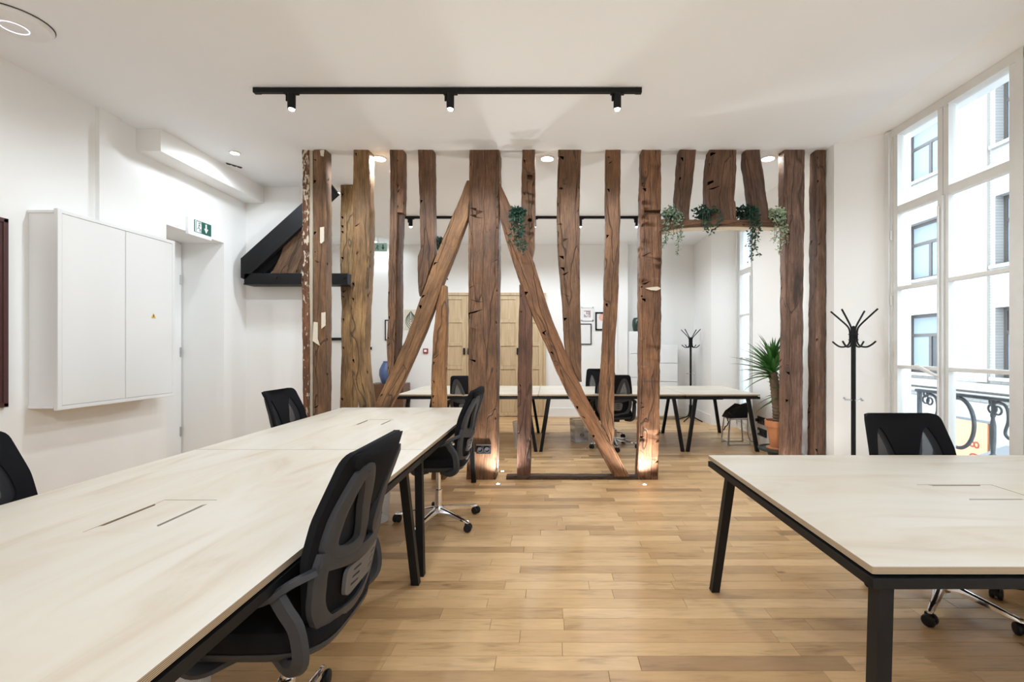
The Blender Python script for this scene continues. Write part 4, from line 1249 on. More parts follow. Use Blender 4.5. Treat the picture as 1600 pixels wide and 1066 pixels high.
def make_chair():
    t = thing('office_chair', 'x', 'office chair')
    # five-star base
    m = MB()
    m.lathe([(0.0, 0.065), (0.036, 0.065), (0.042, 0.075), (0.042, 0.118), (0.034, 0.13), (0, 0.13)], (0, 0, 0), 20)
    hub = m.build('base', M['chrome'], t, smooth=True)
    for k in range(5):
        a = 2 * PI * k / 5 + PI / 5 + PI / 2
        R = Matrix.Rotation(a, 3, 'Z')
        m = MB()
        sec = []
        for (r, hwid, zt, zb) in ((0.03, 0.024, 0.125, 0.085), (0.12, 0.021, 0.112, 0.082), (0.24, 0.017, 0.092, 0.070), (0.325, 0.013, 0.078, 0.062), (0.335, 0.008, 0.074, 0.064)):
            sec.append([R @ Vector((r, -hwid, zb)), R @ Vector((r, hwid, zb)), R @ Vector((r, hwid * 0.85, zt - 0.006)), R @ Vector((r, hwid * 0.4, zt)), R @ Vector((r, -hwid * 0.4, zt)), R @ Vector((r, -hwid * 0.85, zt - 0.006))])
        vs_ = [p for s in sec for p in s]
        fs = [(i * 6 + j, i * 6 + (j + 1) % 6, (i + 1) * 6 + (j + 1) % 6, (i + 1) * 6 + j) for i in range(len(sec) - 1) for j in range(6)]
        fs += [tuple(range(6)), tuple(range(24, 30))]
        m.add(vs_, fs)
        m.build('base_leg', M['chrome'], t, smooth=True)
        m = MB()
        c0 = R @ Vector((0.322, 0, 0.03))
        sw = Matrix.Rotation(a + 0.9 + k * 1.3, 3, 'Z')
        def wheel(off):
            mm = MB(); mm.lathe([(0.006, off - 0.010), (0.020, off - 0.012), (0.027, off - 0.009), (0.030, off - 0.003), (0.030, off + 0.003), (0.027, off + 0.009), (0.020, off + 0.012), (0.006, off + 0.010)], (0, 0, 0), 20, axis='X')
            m.add([c0 + sw @ Vector(v) for v in mm.v], mm.f)
        wheel(-0.017); wheel(0.017)
        m.add([c0 + sw @ Vector(v) for v in [(-0.007, -0.02, -0.01), (0.007, -0.02, -0.01), (0.007, 0.022, -0.01), (-0.007, 0.022, -0.01), (-0.007, -0.02, 0.033), (0.007, -0.02, 0.033), (0.007, 0.022, 0.033), (-0.007, 0.022, 0.033)]],
              [(0, 1, 2, 3), (4, 7, 6, 5), (0, 4, 5, 1), (1, 5, 6, 2), (2, 6, 7, 3), (3, 7, 4, 0)])
        ct = m.build('caster', M['black_plastic'], t, smooth=True)
        m = MB(); m.tube([c0 + Vector((0, 0, 0.025)), c0 + Vector((0, 0, 0.045))], 0.008, 10); m.build('caster_stem', M['chrome'], ct, smooth=True)
    m = MB(); m.lathe([(0.0, 0.12), (0.027, 0.12), (0.027, 0.255), (0.022, 0.26), (0, 0.26)], (0, 0, 0), 20); m.build('column', M['chrome'], t, smooth=True)
    m = MB(); m.lathe([(0.0, 0.13), (0.018, 0.13), (0.018, 0.385), (0, 0.385)], (0, 0, 0), 18); up = m.build('gas_lift', M['chrome'], t, smooth=True)
    lifted = []
    m = MB(); m.box((0, -0.03, 0.375), (0.17, 0.26, 0.05), bev=0.015); lifted.append(m.build('tilt_mechanism', M['black_plastic'], t))
    m = MB(); m.tube([(0.08, 0.03, 0.365), (0.2, 0.04, 0.355), (0.235, 0.042, 0.35)], [0.006, 0.006, 0.012], 8); lifted.append(m.build('tilt_lever', M['black_plastic'], t, smooth=True))
    # seat cushion as stacked rounded outlines
    def outline(hx, hy, ex=4.0, n=44, yc=0.02):
        o_ = []
        for k in range(n):
            a = 2 * PI * k / n
            c_, s_ = math.cos(a), math.sin(a)
            o_.append((math.copysign(abs(c_) ** (2 / ex), c_) * hx, math.copysign(abs(s_) ** (2 / ex), s_) * hy + yc))
        return o_
    def stack(levels, name, mat):
        m_ = MB(); vs_, fs = [], []
        n = 44
        for (z, hx, hy, dip) in levels:
            for (x, yv) in outline(hx, hy):
                fr_ = max(0, (yv - 0.12) / 0.14)
                vs_.append((x, yv, z - dip * fr_ * fr_ + 0.012 * (x / 0.25) ** 2))
        for i in range(len(levels) - 1):
            fs += [(i * n + j, i * n + (j + 1) % n, (i + 1) * n + (j + 1) % n, (i + 1) * n + j) for j in range(n)]
        fs += [tuple(reversed(range(n))), tuple(range((len(levels) - 1) * n, len(levels) * n))]
        m_.add(vs_, fs)
        return m_.build(name, mat, t, smooth=True)
    lifted.append(stack([(0.385, 0.215, 0.215, 0.0), (0.39, 0.232, 0.232, 0.0), (0.405, 0.243, 0.243, 0.0), (0.415, 0.243, 0.243, 0.0)], 'seat_shell', M['charcoal']))
    lifted.append(stack([(0.412, 0.236, 0.236, 0.0), (0.425, 0.247, 0.246, 0.004), (0.455, 0.25, 0.248, 0.014), (0.475, 0.243, 0.24, 0.02), (0.487, 0.22, 0.218, 0.02), (0.492, 0.15, 0.15, 0.02), (0.493, 0.05, 0.05, 0.02)], 'seat', M['fabric']))
    # backrest
    zs = [0.43 + (1.045 - 0.43) * k / 14 for k in range(15)]
    right = [(lerp_tab(HW, z), z) for z in zs]
    outer = [(x, z) for x, z in right] + [(-x, z) for x, z in reversed(right)]
    # rounded top corners
    rt = rounded_poly([(0.165, 0.43), (0.205, 0.5), (0.232, 0.58), (0.247, 0.68), (0.243, 0.8), (0.218, 0.99), (-0.218, 0.99), (-0.243, 0.8), (-0.247, 0.68), (-0.232, 0.58), (-0.205, 0.5), (-0.165, 0.43)], 0.04, 5)
    outer = rt
    def hole(s):
        return smooth_loop([(s * 0.06, 0.70), (s * 0.075, 0.78), (s * 0.11, 0.875), (s * 0.14, 0.91), (s * 0.163, 0.875), (s * 0.186, 0.79), (s * 0.187, 0.71), (s * 0.12, 0.68)], 4)
    hl_, hr_ = hole(-1), hole(1)
    m = MB()
    sheet(m, outer, [hl_, hr_], 0.035, lambda x, z: back_surf(x, z, -0.014), lambda x, z: back_surf(x, z, 0.008))
    bp = m.build('backrest', M['fabric'], t, smooth=True, angle=math.radians(60)); lifted.append(bp)
    for hh in (hl_, hr_):
        m = MB()
        big = [(x * 1.0, z) for x, z in hh]
        sheet(m, big, [], 0.03, lambda x, z: back_surf(x, z, -0.004), lambda x, z: back_surf(x, z, -0.0025))
        m.build('mesh_window', M['mesh_fabric'], bp, smooth=True)
    # rear plastic frame: rings round the two windows, side arms, cross bands
    m = MB()
    def grow(loop, k, cx, cz):
        return [(cx + (x - cx) * k, cz + (z - cz) * k) for x, z in loop]
    for s, hh in ((-1, hl_), (1, hr_)):
        ring = grow(hh, 1.12, s * 0.135, 0.785)
        ribbon(m, ring, 0.046, 0.024, 0.010, closed=True)
        ribbon(m, smooth_path([Vector((s * 0.205, 0.70)), Vector((s * 0.222, 0.62)), Vector((s * 0.205, 0.53)), Vector((s * 0.15, 0.465)), Vector((s * 0.06, 0.445))], 5), 0.045, 0.02, 0.012)
    ribbon(m, smooth_path([Vector((-0.23, 0.675)), Vector((-0.1, 0.645)), Vector((0, 0.638)), Vector((0.1, 0.645)), Vector((0.23, 0.675))], 5), 0.045, 0.02, 0.014)
    ribbon(m, smooth_path([Vector((-0.15, 0.465)), Vector((0, 0.445)), Vector((0.15, 0.465))], 6), 0.045, 0.02, 0.012)
    lifted.append(m.build('back_frame', M['charcoal'], t, smooth=True, angle=math.radians(50)))
    # fabric cap on the rear of the top
    m = MB()
    cap = rounded_poly([(-0.085, 0.78), (0.085, 0.78), (0.12, 0.905), (0.20, 0.945), (0.208, 0.985), (-0.208, 0.985), (-0.20, 0.945), (-0.12, 0.905)], 0.03, 4)
    sheet(m, cap, [], 0.04, lambda x, z: back_surf(x, z, 0.004), lambda x, z: back_surf(x, z, 0.022))
    lifted.append(m.build('top_cover', M['fabric'], t, smooth=True, angle=math.radians(60)))
    # lumbar support with slots
    m = MB()
    lo = rounded_poly([(-0.105, 0.515), (0.105, 0.515), (0.125, 0.615), (-0.125, 0.615)], 0.03, 4)
    slots = []
    for s in (-1, 1):
        for k in range(3):
            z0 = 0.543 + k * 0.024
            slots.append([(s * 0.062 - 0.022, z0), (s * 0.062 + 0.022, z0), (s * 0.062 + 0.022, z0 + 0.008), (s * 0.062 - 0.022, z0 + 0.008)])
    sheet(m, lo, slots, 0.04, lambda x, z: back_surf(x, z, 0.018), lambda x, z: back_surf(x, z, 0.030))
    lifted.append(m.build('lumbar_support', M['lumbar'], t, smooth=True, angle=math.radians(60)))
    # loop armrests
    for s in (-1, 1):
        m = MB()
        path = smooth_path([Vector((s * 0.235, -0.215, 0.66)), Vector((s * 0.272, -0.165, 0.642)), Vector((s * 0.288, -0.10, 0.606)), Vector((s * 0.29, 0.0, 0.60)), Vector((s * 0.29, 0.08, 0.592)), Vector((s * 0.288, 0.125, 0.565)), Vector((s * 0.285, 0.14, 0.50)), Vector((s * 0.275, 0.13, 0.42)), Vector((s * 0.24, 0.10, 0.385)), Vector((s * 0.16, 0.05, 0.378))], 5)
        def band(path, wv, th):
            n = len(path); vs_, fs = [], []
            for i, p in enumerate(path):
                tng = (path[min(i + 1, n - 1)] - path[max(i - 1, 0)]).normalized()
                side = Vector((s, 0, 0)); side = (side - tng * side.dot(tng)); 
                side = side.normalized() if side.length > 0.3 else Vector((0, 0, 1)).cross(tng).normalized()
                nn = tng.cross(side)
                for (aa, bb) in ((-1, -0.6), (0, -1), (1, -0.6), (1, 0.6), (0, 1), (-1, 0.6)):
                    vs_.append(p + side * aa * th / 2 + nn * bb * wv / 2)
            for i in range(n - 1):
                fs += [(i * 6 + q, i * 6 + (q + 1) % 6, (i + 1) * 6 + (q + 1) % 6, (i + 1) * 6 + q) for q in range(6)]
            fs += [tuple(range(6)), tuple(range((n - 1) * 6, n * 6))]
            m.add(vs_, fs)
        band(path, 0.026, 0.042)
        path2 = smooth_path([Vector((s * 0.280, -0.13, 0.612)), Vector((s * 0.284, -0.155, 0.575)), Vector((s * 0.282, -0.185, 0.52)), Vector((s * 0.272, -0.19, 0.43)), Vector((s * 0.235, -0.14, 0.385)), Vector((s * 0.16, -0.06, 0.378))], 5)
        band(path2, 0.05, 0.03)
        arm = m.build('armrest', M['charcoal'], t, smooth=True, angle=math.radians(50)); lifted.append(arm)
        m = MB(); m.box((s * 0.289, 0.0, 0.612), (0.058, 0.17, 0.018), bev=0.008); m.build('arm_pad', M['black_plastic'], arm)
    for o in lifted:
        o['lifted'] = 1
    return t

proto = make_chair()
def put_chair(first, x, yy, rz, lift, label, base_rot=0.0):
    c_ = proto if first else copy_tree(proto)
    c_.location = (x, yy, 0); c_.rotation_euler = (0, 0, rz)
    c_['label'] = label; c_['group'] = 'black mesh office chairs'
    for ch in c_.children:
        if ch.get('lifted'):
            ch.location.z = lift
        elif ch.name.startswith('gas_lift'):
            ch.location.z = lift
        else:
            ch.rotation_euler = (0, 0, base_rot)
    return c_
chairs = [
    (-0.88, 1.57, PI / 2, 0.06, 'black office chair in the foreground, back turned, at the flap table', 0.42),
    (-0.87, 3.66, PI / 2, 0.055, 'black office chair on a chrome star base beside the widest post', 0.63),
    (-2.03, 4.03, -PI / 2, 0.01, 'black office chair in front of the white wall below the steel bracket', 0.2),
    (-2.03, 1.78, -PI / 2, 0.02, 'black office chair cut off by the picture edge below the cabinet', 0.1),
    (2.09, 2.51, PI, -0.025, 'black office chair at the window table below the coat stand', -0.21),
    (-1.08, 6.42, 0.0, 0.005, 'black office chair in the back room half hidden by the widest post', 0.3),
    (0.80, 7.22, PI, 0.035, 'black office chair on the far side of the back-room table', 0.5),
    (0.86, 6.44, -0.12, 0.015, 'black office chair between the smooth tapering post and the hacked post', 0.15)]
# copies first, while the prototype is still neutral
copies = []
for i, cdat in enumerate(chairs[1:]):
    copies.append(put_chair(False, *cdat))
put_chair(True, *chairs[0])

# ------------------------------------------------------------------ bins
def make_bin(label, x, yy, r0, r1, h, mat, rim, square=False):
    t = thing('waste_bin', label, 'waste bin', (x, yy, 0), 0.3)
    n = 4 if square else 28
    m = MB()
    k = 1.25 if square else 1
    rows = 7
    vs_, fs = [], []
    for i in range(rows):
        r = (r0 + (r1 - r0) * i / (rows - 1)) * k
        for j in range(n):
            a = 2 * PI * (j + 0.5) / n
            vs_.append((r * math.cos(a), r * math.sin(a), 0.006 + (h - 0.006) * i / (rows - 1)))
    for i in range(rows - 1):
        fs += [(i * n + j, i * n + (j + 1) % n, (i + 1) * n + (j + 1) % n, (i + 1) * n + j) for j in range(n)]
    m.add(vs_, fs)
    m.build('basket', mat, t, smooth=not square)
    m = MB(); m.tube([(r1 * k * math.cos(2 * PI * (j + .5) / n), r1 * k * math.sin(2 * PI * (j + .5) / n), h) for j in range(n)], 0.005, 6, closed=True); m.build('rim', rim, t, smooth=True)
    m = MB(); m.prism([(r0 * k * math.cos(2 * PI * (j + .5) / n), r0 * k * math.sin(2 * PI * (j + .5) / n)) for j in range(n)], 0.0, 0.008); m.build('bottom', rim, t)
    return t
make_bin('white wire-mesh bin under the nearest table corner', -1.32, 1.62, 0.11, 0.135, 0.33, M['mesh_white'], M['white_plastic'])
make_bin('white bin glimpsed past the foreground chair under the second table', -1.39, 3.70, 0.11, 0.135, 0.33, M['mesh_white'], M['white_plastic'])
make_bin('silver mesh bin behind the purplish post in the back room', -0.38, 6.45, 0.11, 0.14, 0.34, M['mesh_white'], M['white_plastic'])
make_bin('square silver mesh bin behind the long brace in the back room', 0.42, 6.85, 0.11, 0.125, 0.32, M['mesh_grey'], M['steel'], square=True)
make_bin('black bin on the floor behind the chair base under the window table', 2.66, 2.75, 0.12, 0.14, 0.24, M['black_plastic'], M['black_plastic'])

# ------------------------------------------------------------------ coat stands
def coat_stand(label, x, yy, rot, h=1.73):
    t = thing('coat_stand', label, 'coat stand', (x, yy, 0), rot)
    k = h / 1.73
    m = MB(); m.tube([(0, 0, 0.05 * k), (0, 0, 1.54 * k)], 0.0195, 16); m.lathe([(0.012, 0), (0.015, 0.012), (0, 0.02)], (0, 0, 1.54 * k), 14); m.build('pole', M['black_metal'], t, smooth=True)
    for q in range(4):
        a = 2 * PI * q / 4 + 0.45
        ca, sa = math.cos(a), math.sin(a)
        prof = [(0.20, 1.70), (0.12, 1.625), (0.055, 1.56), (0.034, 1.52), (0.030, 1.46), (0.034, 1.405), (0.06, 1.372), (0.11, 1.365), (0.15, 1.385), (0.185, 1.415)]
        m = MB(); m.tube(smooth_path([Vector((r * ca, r * sa, z * k)) for r, z in prof], 4), 0.008, 8); m.build('coat_hook', M['black_metal'], t, smooth=True)
        prof = [(0.02, 0.30), (0.028, 0.18), (0.06, 0.09), (0.14, 0.05), (0.22, 0.02), (0.235, 0.012)]
        m = MB(); m.tube(smooth_path([Vector((r * ca, r * sa, z * k)) for r, z in prof], 4), 0.011, 8); m.build('foot', M['black_metal'], t, smooth=True)
    for zz, rr in ((1.48, 0.036), (1.43, 0.036)):
        m = MB(); m.tube([(rr * math.cos(2 * PI * j / 20), rr * math.sin(2 * PI * j / 20), zz * k) for j in range(20)], 0.005, 6, closed=True); m.build('collar', M['black_metal'], t, smooth=True)
    for q in range(4):
        a = 2 * PI * q / 4 + 0.2
        ca, sa = math.cos(a), math.sin(a)
        m = MB(); m.tube([(0.018 * ca, 0.018 * sa, 0.88 * k), (0.075 * ca, 0.075 * sa, 0.88 * k), (0.09 * ca, 0.09 * sa, 0.887 * k)], 0.0045, 8)
        m.lathe([(0, -0.011), (0.009, -0.006), (0.011, 0), (0.009, 0.006), (0, 0.011)], (0.092 * ca, 0.092 * sa, 0.888 * k), 10)
        m.build('umbrella_hook', M['steel'], t, smooth=True)
    return t
coat_stand('black metal coat stand in front of the tall casement window', 2.77, 4.30, 0.1)
coat_stand('black metal coat stand in the back room next to the white cupboards', 2.60, 8.72, 0.3)

# ------------------------------------------------------------------ back room
def cupboard(label, x0, x1, y0, h, splits):
    t = thing('cupboard', label, 'cupboard', ((x0 + x1) / 2, (y0 + YB - 0.03) / 2, 0))
    dpt = YB - 0.03 - y0
    m = MB(); m.box((0, 0.01, h / 2 + 0.03), (x1 - x0, dpt - 0.02, h - 0.06), bev=0.004); m.build('body', M['white_satin'], t)
    m = MB(); m.box((0, 0.02, 0.03), (x1 - x0 - 0.05, dpt - 0.06, 0.06)); m.build('plinth', M['steel'], t)
    zz = [0.07] + splits + [h - 0.01]
    for i in range(len(zz) - 1):
        m = MB(); m.box((0, -dpt / 2 + 0.008, (zz[i] + zz[i + 1]) / 2), (x1 - x0 - 0.012, 0.02, zz[i + 1] - zz[i] - 0.012), bev=0.003)
        d_ = m.build('drawer_front', M['white_satin'], t)
    return t
cupboard('tall white cupboard with a dark green vase on top', 1.50, 1.90, 8.86, 1.67, [0.42, 0.8, 1.25])
cupboard('lower white cupboard beside the far coat stand', 1.905, 2.40, 8.86, 1.42, [0.42, 0.72, 1.07])
vz = MB(); vz.lathe([(0, 0), (0.085, 0), (0.10, 0.02), (0.115, 0.12), (0.11, 0.21), (0.09, 0.255), (0.07, 0.262), (0.07, 0.25), (0, 0.24)], (0, 0, 0), 24)
o = vz.build('vase', M['green_glaze'], smooth=True); o.location = (1.68, 9.0, 1.672); tag(o, 'dark green ribbed vase on the tall white cupboard', 'vase')

sb = thing('sideboard', 'dark walnut sideboard against the end wall behind the brace', 'sideboard', (-3.08, 9.0, 0))
m = MB(); m.box((0, 0, 0.38), (0.66, 0.44, 0.60), bev=0.005); m.build('body', M['walnut'], sb)
for k in (-1, 1):
    m = MB(); m.box((k * 0.16, -0.225, 0.38), (0.31, 0.018, 0.56), bev=0.003); dd = m.build('door', M['walnut'], sb)
    m = MB(); m.lathe([(0.009, 0), (0.011, -0.02)], (k * 0.03, -0.234, 0.4), 10, axis='Y'); m.build('knob', M['steel'], dd, smooth=True)
    for q in (-1, 1):
        m = MB(); m.tube([(k * 0.28, q * 0.17, 0), (k * 0.28, q * 0.17, 0.085)], 0.018, 8); m.build('leg', M['black_metal'], sb)
vz = MB(); vz.lathe([(0, 0), (0.06, 0), (0.085, 0.03), (0.125, 0.16), (0.12, 0.26), (0.075, 0.36), (0.05, 0.40), (0.055, 0.42), (0.045, 0.42), (0.04, 0.40), (0, 0.39)], (0, 0, 0), 28)
o = vz.build('vase', M['blue_glaze'], smooth=True); o.location = (-3.14, 8.98, 0.682); tag(o, 'blue glazed vase on the walnut sideboard', 'vase')

def picture(label, px0, px1, py0, py1, frame, paper, art=None, fw=0.02, name='framed_picture', d=YB):
    a, b = W(px0, py0, d), W(px1, py1, d)
    wd, ht = b.x - a.x, a.z - b.z
    t = thing(name, label, 'picture', ((a.x + b.x) / 2, d - 0.002, b.z))
    m = MB(); m.box((0, -0.008, ht / 2), (wd - fw, 0.012, ht - fw)); sh = m.build('print_sheet', paper, t)
    if frame is not None:
        m = MB()
        for (cx, cz, sx, sz) in ((-wd / 2 + fw / 2, ht / 2, fw, ht), (wd / 2 - fw / 2, ht / 2, fw, ht), (0, ht - fw / 2, wd - 0.001, fw), (0, fw / 2, wd - 0.001, fw)):
            m.box((cx, -0.013, cz), (sx, 0.024, sz))
        m.build('frame', frame, t)
    if art:
        art(sh, wd, ht)
    return t
def art_swirl(sh, wd, ht):
    m = MB()
    for q in range(5):
        for s in (-1, 1):
            pts = [(s * (0.006 + (0.012 + 0.020 * q) * math.sin(tt) ** 0.7), -0.0148, ht * (0.92 - 0.02 * q) - ht * (0.45 + 0.09 * q) * tt / PI) for tt in [PI * k / 16 for k in range(17)]]
            m.tube(pts, 0.0055, 5)
    m.build('ink_lines', M['ink_teal'], sh)
def art_sun(sh, wd, ht):
    m = MB(); m.lathe([(0.0, -0.0145), (wd * 0.26, -0.0145), (wd * 0.26, -0.0155), (0, -0.0155)], (0, 0, ht * 0.72), 24, axis='Y'); m.build('pink_disc', M['pink'], sh)
def art_mosaic(sh, wd, ht):
    rg = random.Random(4); m = MB()
    for i in range(6):
        for j in range(7):
            if rg.random() < 0.75:
                m.box(((i - 2.5) * wd * 0.09, -0.015, ht * 0.5 + (j - 3) * ht * 0.07), (wd * 0.07, 0.001, ht * 0.05), Matrix.Rotation(rg.uniform(-0.5, 0.5), 3, 'Y'))
    m.build('ink_pattern', M['ink_plum'], sh)
def art_lines(sh, wd, ht):
    m = MB()
    for q in range(3):
        m.tube([(-wd * 0.2 + wd * 0.4 * k / 12, -0.0148, ht * (0.35 + 0.14 * q) + 0.03 * math.sin(k * 0.7 + q)) for k in range(13)], 0.0025, 5)
    m.build('ink_lines', M['lumbar'], sh)
picture('thin black picture frame hidden behind the slim rebated post', 602, 627.5, 500, 532, M['black_metal'], M['paper'], None, 0.018)
picture('cream poster with dark swirling leaf lines beside the brace', 632.5, 652, 484, 515, None, M['cream_paper'], art_swirl, 0.0, name='poster')
picture('small white-framed print with a plum mosaic', 908, 927, 480, 501.5, M['white_plastic'], M['paper'], art_mosaic, 0.02)
picture('thin black frame with a nearly blank sheet below the plum print', 905, 924, 506, 538.5, M['black_metal'], M['paper'], None, 0.016)
picture('thick black frame with a pink disc print', 930, 953, 488, 516.5, M['black_metal'], M['paper'], art_sun, 0.03)
al = thing('fire_alarm', 'small red fire alarm call point on the end wall', 'fire alarm', W(665.5, 548.5, YB - 0.002))
m = MB(); m.box((0, -0.02, 0), (0.095, 0.04, 0.095), bev=0.006); bx = m.build('housing', M['red_plastic'], al)
m = MB(); m.box((0, -0.041, 0.002), (0.05, 0.003, 0.045)); m.build('break_glass', M['sign_white'], bx)
hs = thing('exit_sign', 'small pale green hanging exit sign in the back room', 'exit sign', W(595, 374, 8.7))
m = MB(); m.tube([(-0.05, 0, 0.03), (-0.05, 0, -0.06)], 0.003, 6); m.tube([(0.07, 0, 0.03), (0.07, 0, -0.06)], 0.003, 6); m.build('hanger', M['steel'], hs)
m = MB(); m.box((0, 0, -0.15), (0.22, 0.02, 0.15), bev=0.003); fc = m.build('sign_face', simple('pale_sign_green', (0.45, 0.72, 0.66), 0.4), hs)
arr = MB(); arr.prism([(0.035, -0.10), (0.055, -0.10), (0.055, -0.15), (0.075, -0.15), (0.045, -0.20), (0.015, -0.15), (0.035, -0.15)], -0.012, -0.0105, mapf=lambda p: Vector((p.x, p.z, p.y))); arr.build('arrow', M['sign_green'], fc)
arr = MB()
for a_, b_ in (((-0.06, -0.11), (-0.065, -0.15)), ((-0.065, -0.15), (-0.045, -0.17)), ((-0.045, -0.17), (-0.05, -0.2)), ((-0.065, -0.15), (-0.09, -0.185)), ((-0.06, -0.12), (-0.035, -0.135))):
    arr.bar((a_[0], -0.011, a_[1]), (b_[0], -0.011, b_[1]), 0.012, 0.002, up=Vector((0, 1, 0)))
arr.build('running_figure', M['sign_green'], fc)
for (px0, px1, py, lab) in ((522, 536, 530, 'short black wall rail next to the light post'), (566, 580, 544.5, 'short black wall rail beside the crooked post')):
    a, b = W(px0, py, YB), W(px1, py, YB)
    t = thing('wall_rail', lab, 'wall rail', ((a.x + b.x) / 2, YB - 0.002, a.z))
    m = MB(); m.box((0, -0.05, 0), (b.x - a.x + 0.06, 0.03, 0.055), bev=0.004); rl = m.build('rail', M['black_metal'], t)
    for s in (-1, 1):
        m = MB(); m.box((s * 0.07, -0.02, 0), (0.03, 0.04, 0.03)); m.build('bracket', M['black_metal'], t)

# oak double doors in the end wall
def oak_doors(n, px0, px1, label):
    a, b = W(px0, 462, YB), W(px1, 462, YB)
    zt = a.z
    m = MB()
    m.box((a.x - 0.025, YB - 0.03, zt / 2 + 0.02), (0.05, 0.06, zt + 0.05)); m.box((b.x + 0.025, YB - 0.03, zt / 2 + 0.02), (0.05, 0.06, zt + 0.05))
    m.box(((a.x + b.x) / 2, YB - 0.03, zt + 0.025), (b.x - a.x, 0.06, 0.05))
    root = tag(m.build('door_%d' % n, M['oak_door']), label, 'door', kind='structure')
    lw = (b.x - a.x) / 2
    for k in range(2):
        x0 = a.x + k * lw + 0.003; x1 = a.x + (k + 1) * lw - 0.003
        lf = MB()
        stl = 0.085
        hgt = zt - 0.03
        lf.box((x0 + stl / 2, YB - 0.022, 0.02 + hgt / 2), (stl, 0.04, hgt)); lf.box((x1 - stl / 2, YB - 0.022, 0.02 + hgt / 2), (stl, 0.04, hgt))
        npn = 5
        rh = 0.07
        ph = (hgt - rh * (npn + 1)) / npn
        for q in range(npn + 1):
            lf.box(((x0 + x1) / 2, YB - 0.0222, 0.02 + rh / 2 + q * (ph + rh)), (x1 - x0 - 2 * stl, 0.04, rh))
        leaf = lf.build('door_leaf', M['oak_door'], root)
        for q in range(npn):
            pm = MB(); pm.box(((x0 + x1) / 2, YB - 0.014, 0.02 + rh + ph / 2 + q * (ph + rh)), (x1 - x0 - 2 * stl - 0.004, 0.018, ph - 0.004)); pm.build('panel', M['oak_door'], leaf)
        hx = x1 - 0.04 if k == 0 else x0 + 0.04
        hm = MB(); hm.box((hx, YB - 0.06, 1.29), (0.035, 0.035, 0.13), bev=0.005); hm.build('handle', M['black_metal'], leaf)
oak_doors(2, 693, 766, 'pale oak panelled double door behind the short brace post')
oak_doors(3, 776, 849, 'pale oak panelled double door behind the purplish post')

# sockets
def socket(name, label, loc, rz, plugs=2, wd=0.16, ht=0.085):
    t = thing(name, label, 'socket', loc, rz)
    m = MB(); m.box((0, -0.006, 0), (wd, 0.012, ht), bev=0.003); m.build('plate', M['black_plastic'], t)
    for k in range(plugs):
        xx = (k - (plugs - 1) / 2) * wd * 0.48
        m = MB(); m.lathe([(0.028, -0.012), (0.028, -0.020), (0.023, -0.020), (0.022, -0.013), (0, -0.013)], (xx, 0, 0), 18, axis='Y'); m.build('outlet', M['charcoal'], t, smooth=True)
    return t
p_ = W(756, 702.5, SCR)
s_ = socket('wall_socket', 'black double socket on the foot of the widest post', (p_.x, SCR - 0.006, p_.z), 0, wd=0.15)
m = MB(); m.box((0, -0.008, 0.05), (0.152, 0.02, 0.01)); m.build('top_ledge', M['steel'], s_)
for k, (yy, zz, lab) in enumerate(((6.30, 0.38, 'upper black double socket on the window wall by the flowerpot'), (6.30, 0.225, 'lower black double socket with a plugged cable by the flowerpot'))):
    s_ = socket('wall_socket', lab, (XR, yy, zz), -PI / 2, wd=0.26, ht=0.10)
    m = MB(); m.box((-0.08, -0.035, 0), (0.04, 0.045, 0.04), bev=0.006); m.build('plug', M['black_plastic'] if k == 0 else M['white_plastic'], s_)
cbm = MB(); cbm.tube(smooth_path([Vector((2.785, 6.38, 0.225)), Vector((2.74, 6.30, 0.13)), Vector((2.70, 6.32, 0.10)), Vector((2.66, 6.34, 0.2)), Vector((2.64, 6.30, 0.45)), Vector((2.62, 6.26, 0.68))], 6), 0.004, 6)
tag(cbm.build('power_cable', M['black_plastic'], smooth=True), 'black power cable looping from the lower socket to the table', 'cable')

# ------------------------------------------------------------------ stool with device
sl = thing('stool', 'open chrome frame stool under the back-room table end', 'stool', (2.63, 6.68, 0))
m = MB()
H = 0.36
for s in (-1, 1):
    for q in (-1, 1):
        m.bar((s * 0.155, q * 0.13, 0.0), (s * 0.125, q * 0.11, H), 0.016, 0.016)
    m.bar((s * 0.155, -0.13, 0.05), (s * 0.155, 0.13, 0.05), 0.014, 0.014)
    m.bar((-0.155, s * 0.13, 0.008), (0.155, s * 0.13, 0.008), 0.014, 0.014)
    m.bar((s * 0.125, -0.11, H), (s * 0.125, 0.11, H), 0.016, 0.016)
    m.bar((-0.125, s * 0.11, H), (0.125, s * 0.11, H), 0.016, 0.016)
m.build('frame', M['steel'], sl)
m = MB(); m.box((0, 0, H + 0.008), (0.27, 0.24, 0.014), bev=0.004); m.build('seat', M['white_plastic'], sl)
dv = thing('desk_phone', 'black wedge-shaped phone with a hanging cord on the chrome stool', 'phone', (2.62, 6.67, H + 0.0155), 0.2)
m = MB(); m.prism([(-0.15, 0.0), (0.12, 0.0), (0.15, 0.15), (0.06, 0.185), (-0.10, 0.08)], -0.1, 0.1, mapf=lambda p: Vector((p.x, p.z, p.y))); m.build('body', M['black_plastic'], dv)
m = MB(); m.tube(smooth_path([Vector((-0.15, -0.11, 0.07)), Vector((-0.03, -0.11, 0.15)), Vector((0.1, -0.11, 0.19))], 6), [0.028] * 4 + [0.018] * 5 + [0.028] * 4, 10); m.build('handset', M['black_plastic'], dv, smooth=True)
m = MB(); m.tube([(-0.16 - 0.02 * math.sin(k * 0.5) - 0.004 * k, -0.11 + 0.008 * math.cos(k * 1.9), 0.06 - k * 0.013) for k in range(18)], 0.008, 6); m.build('cord', M['black_plastic'], dv, smooth=True)

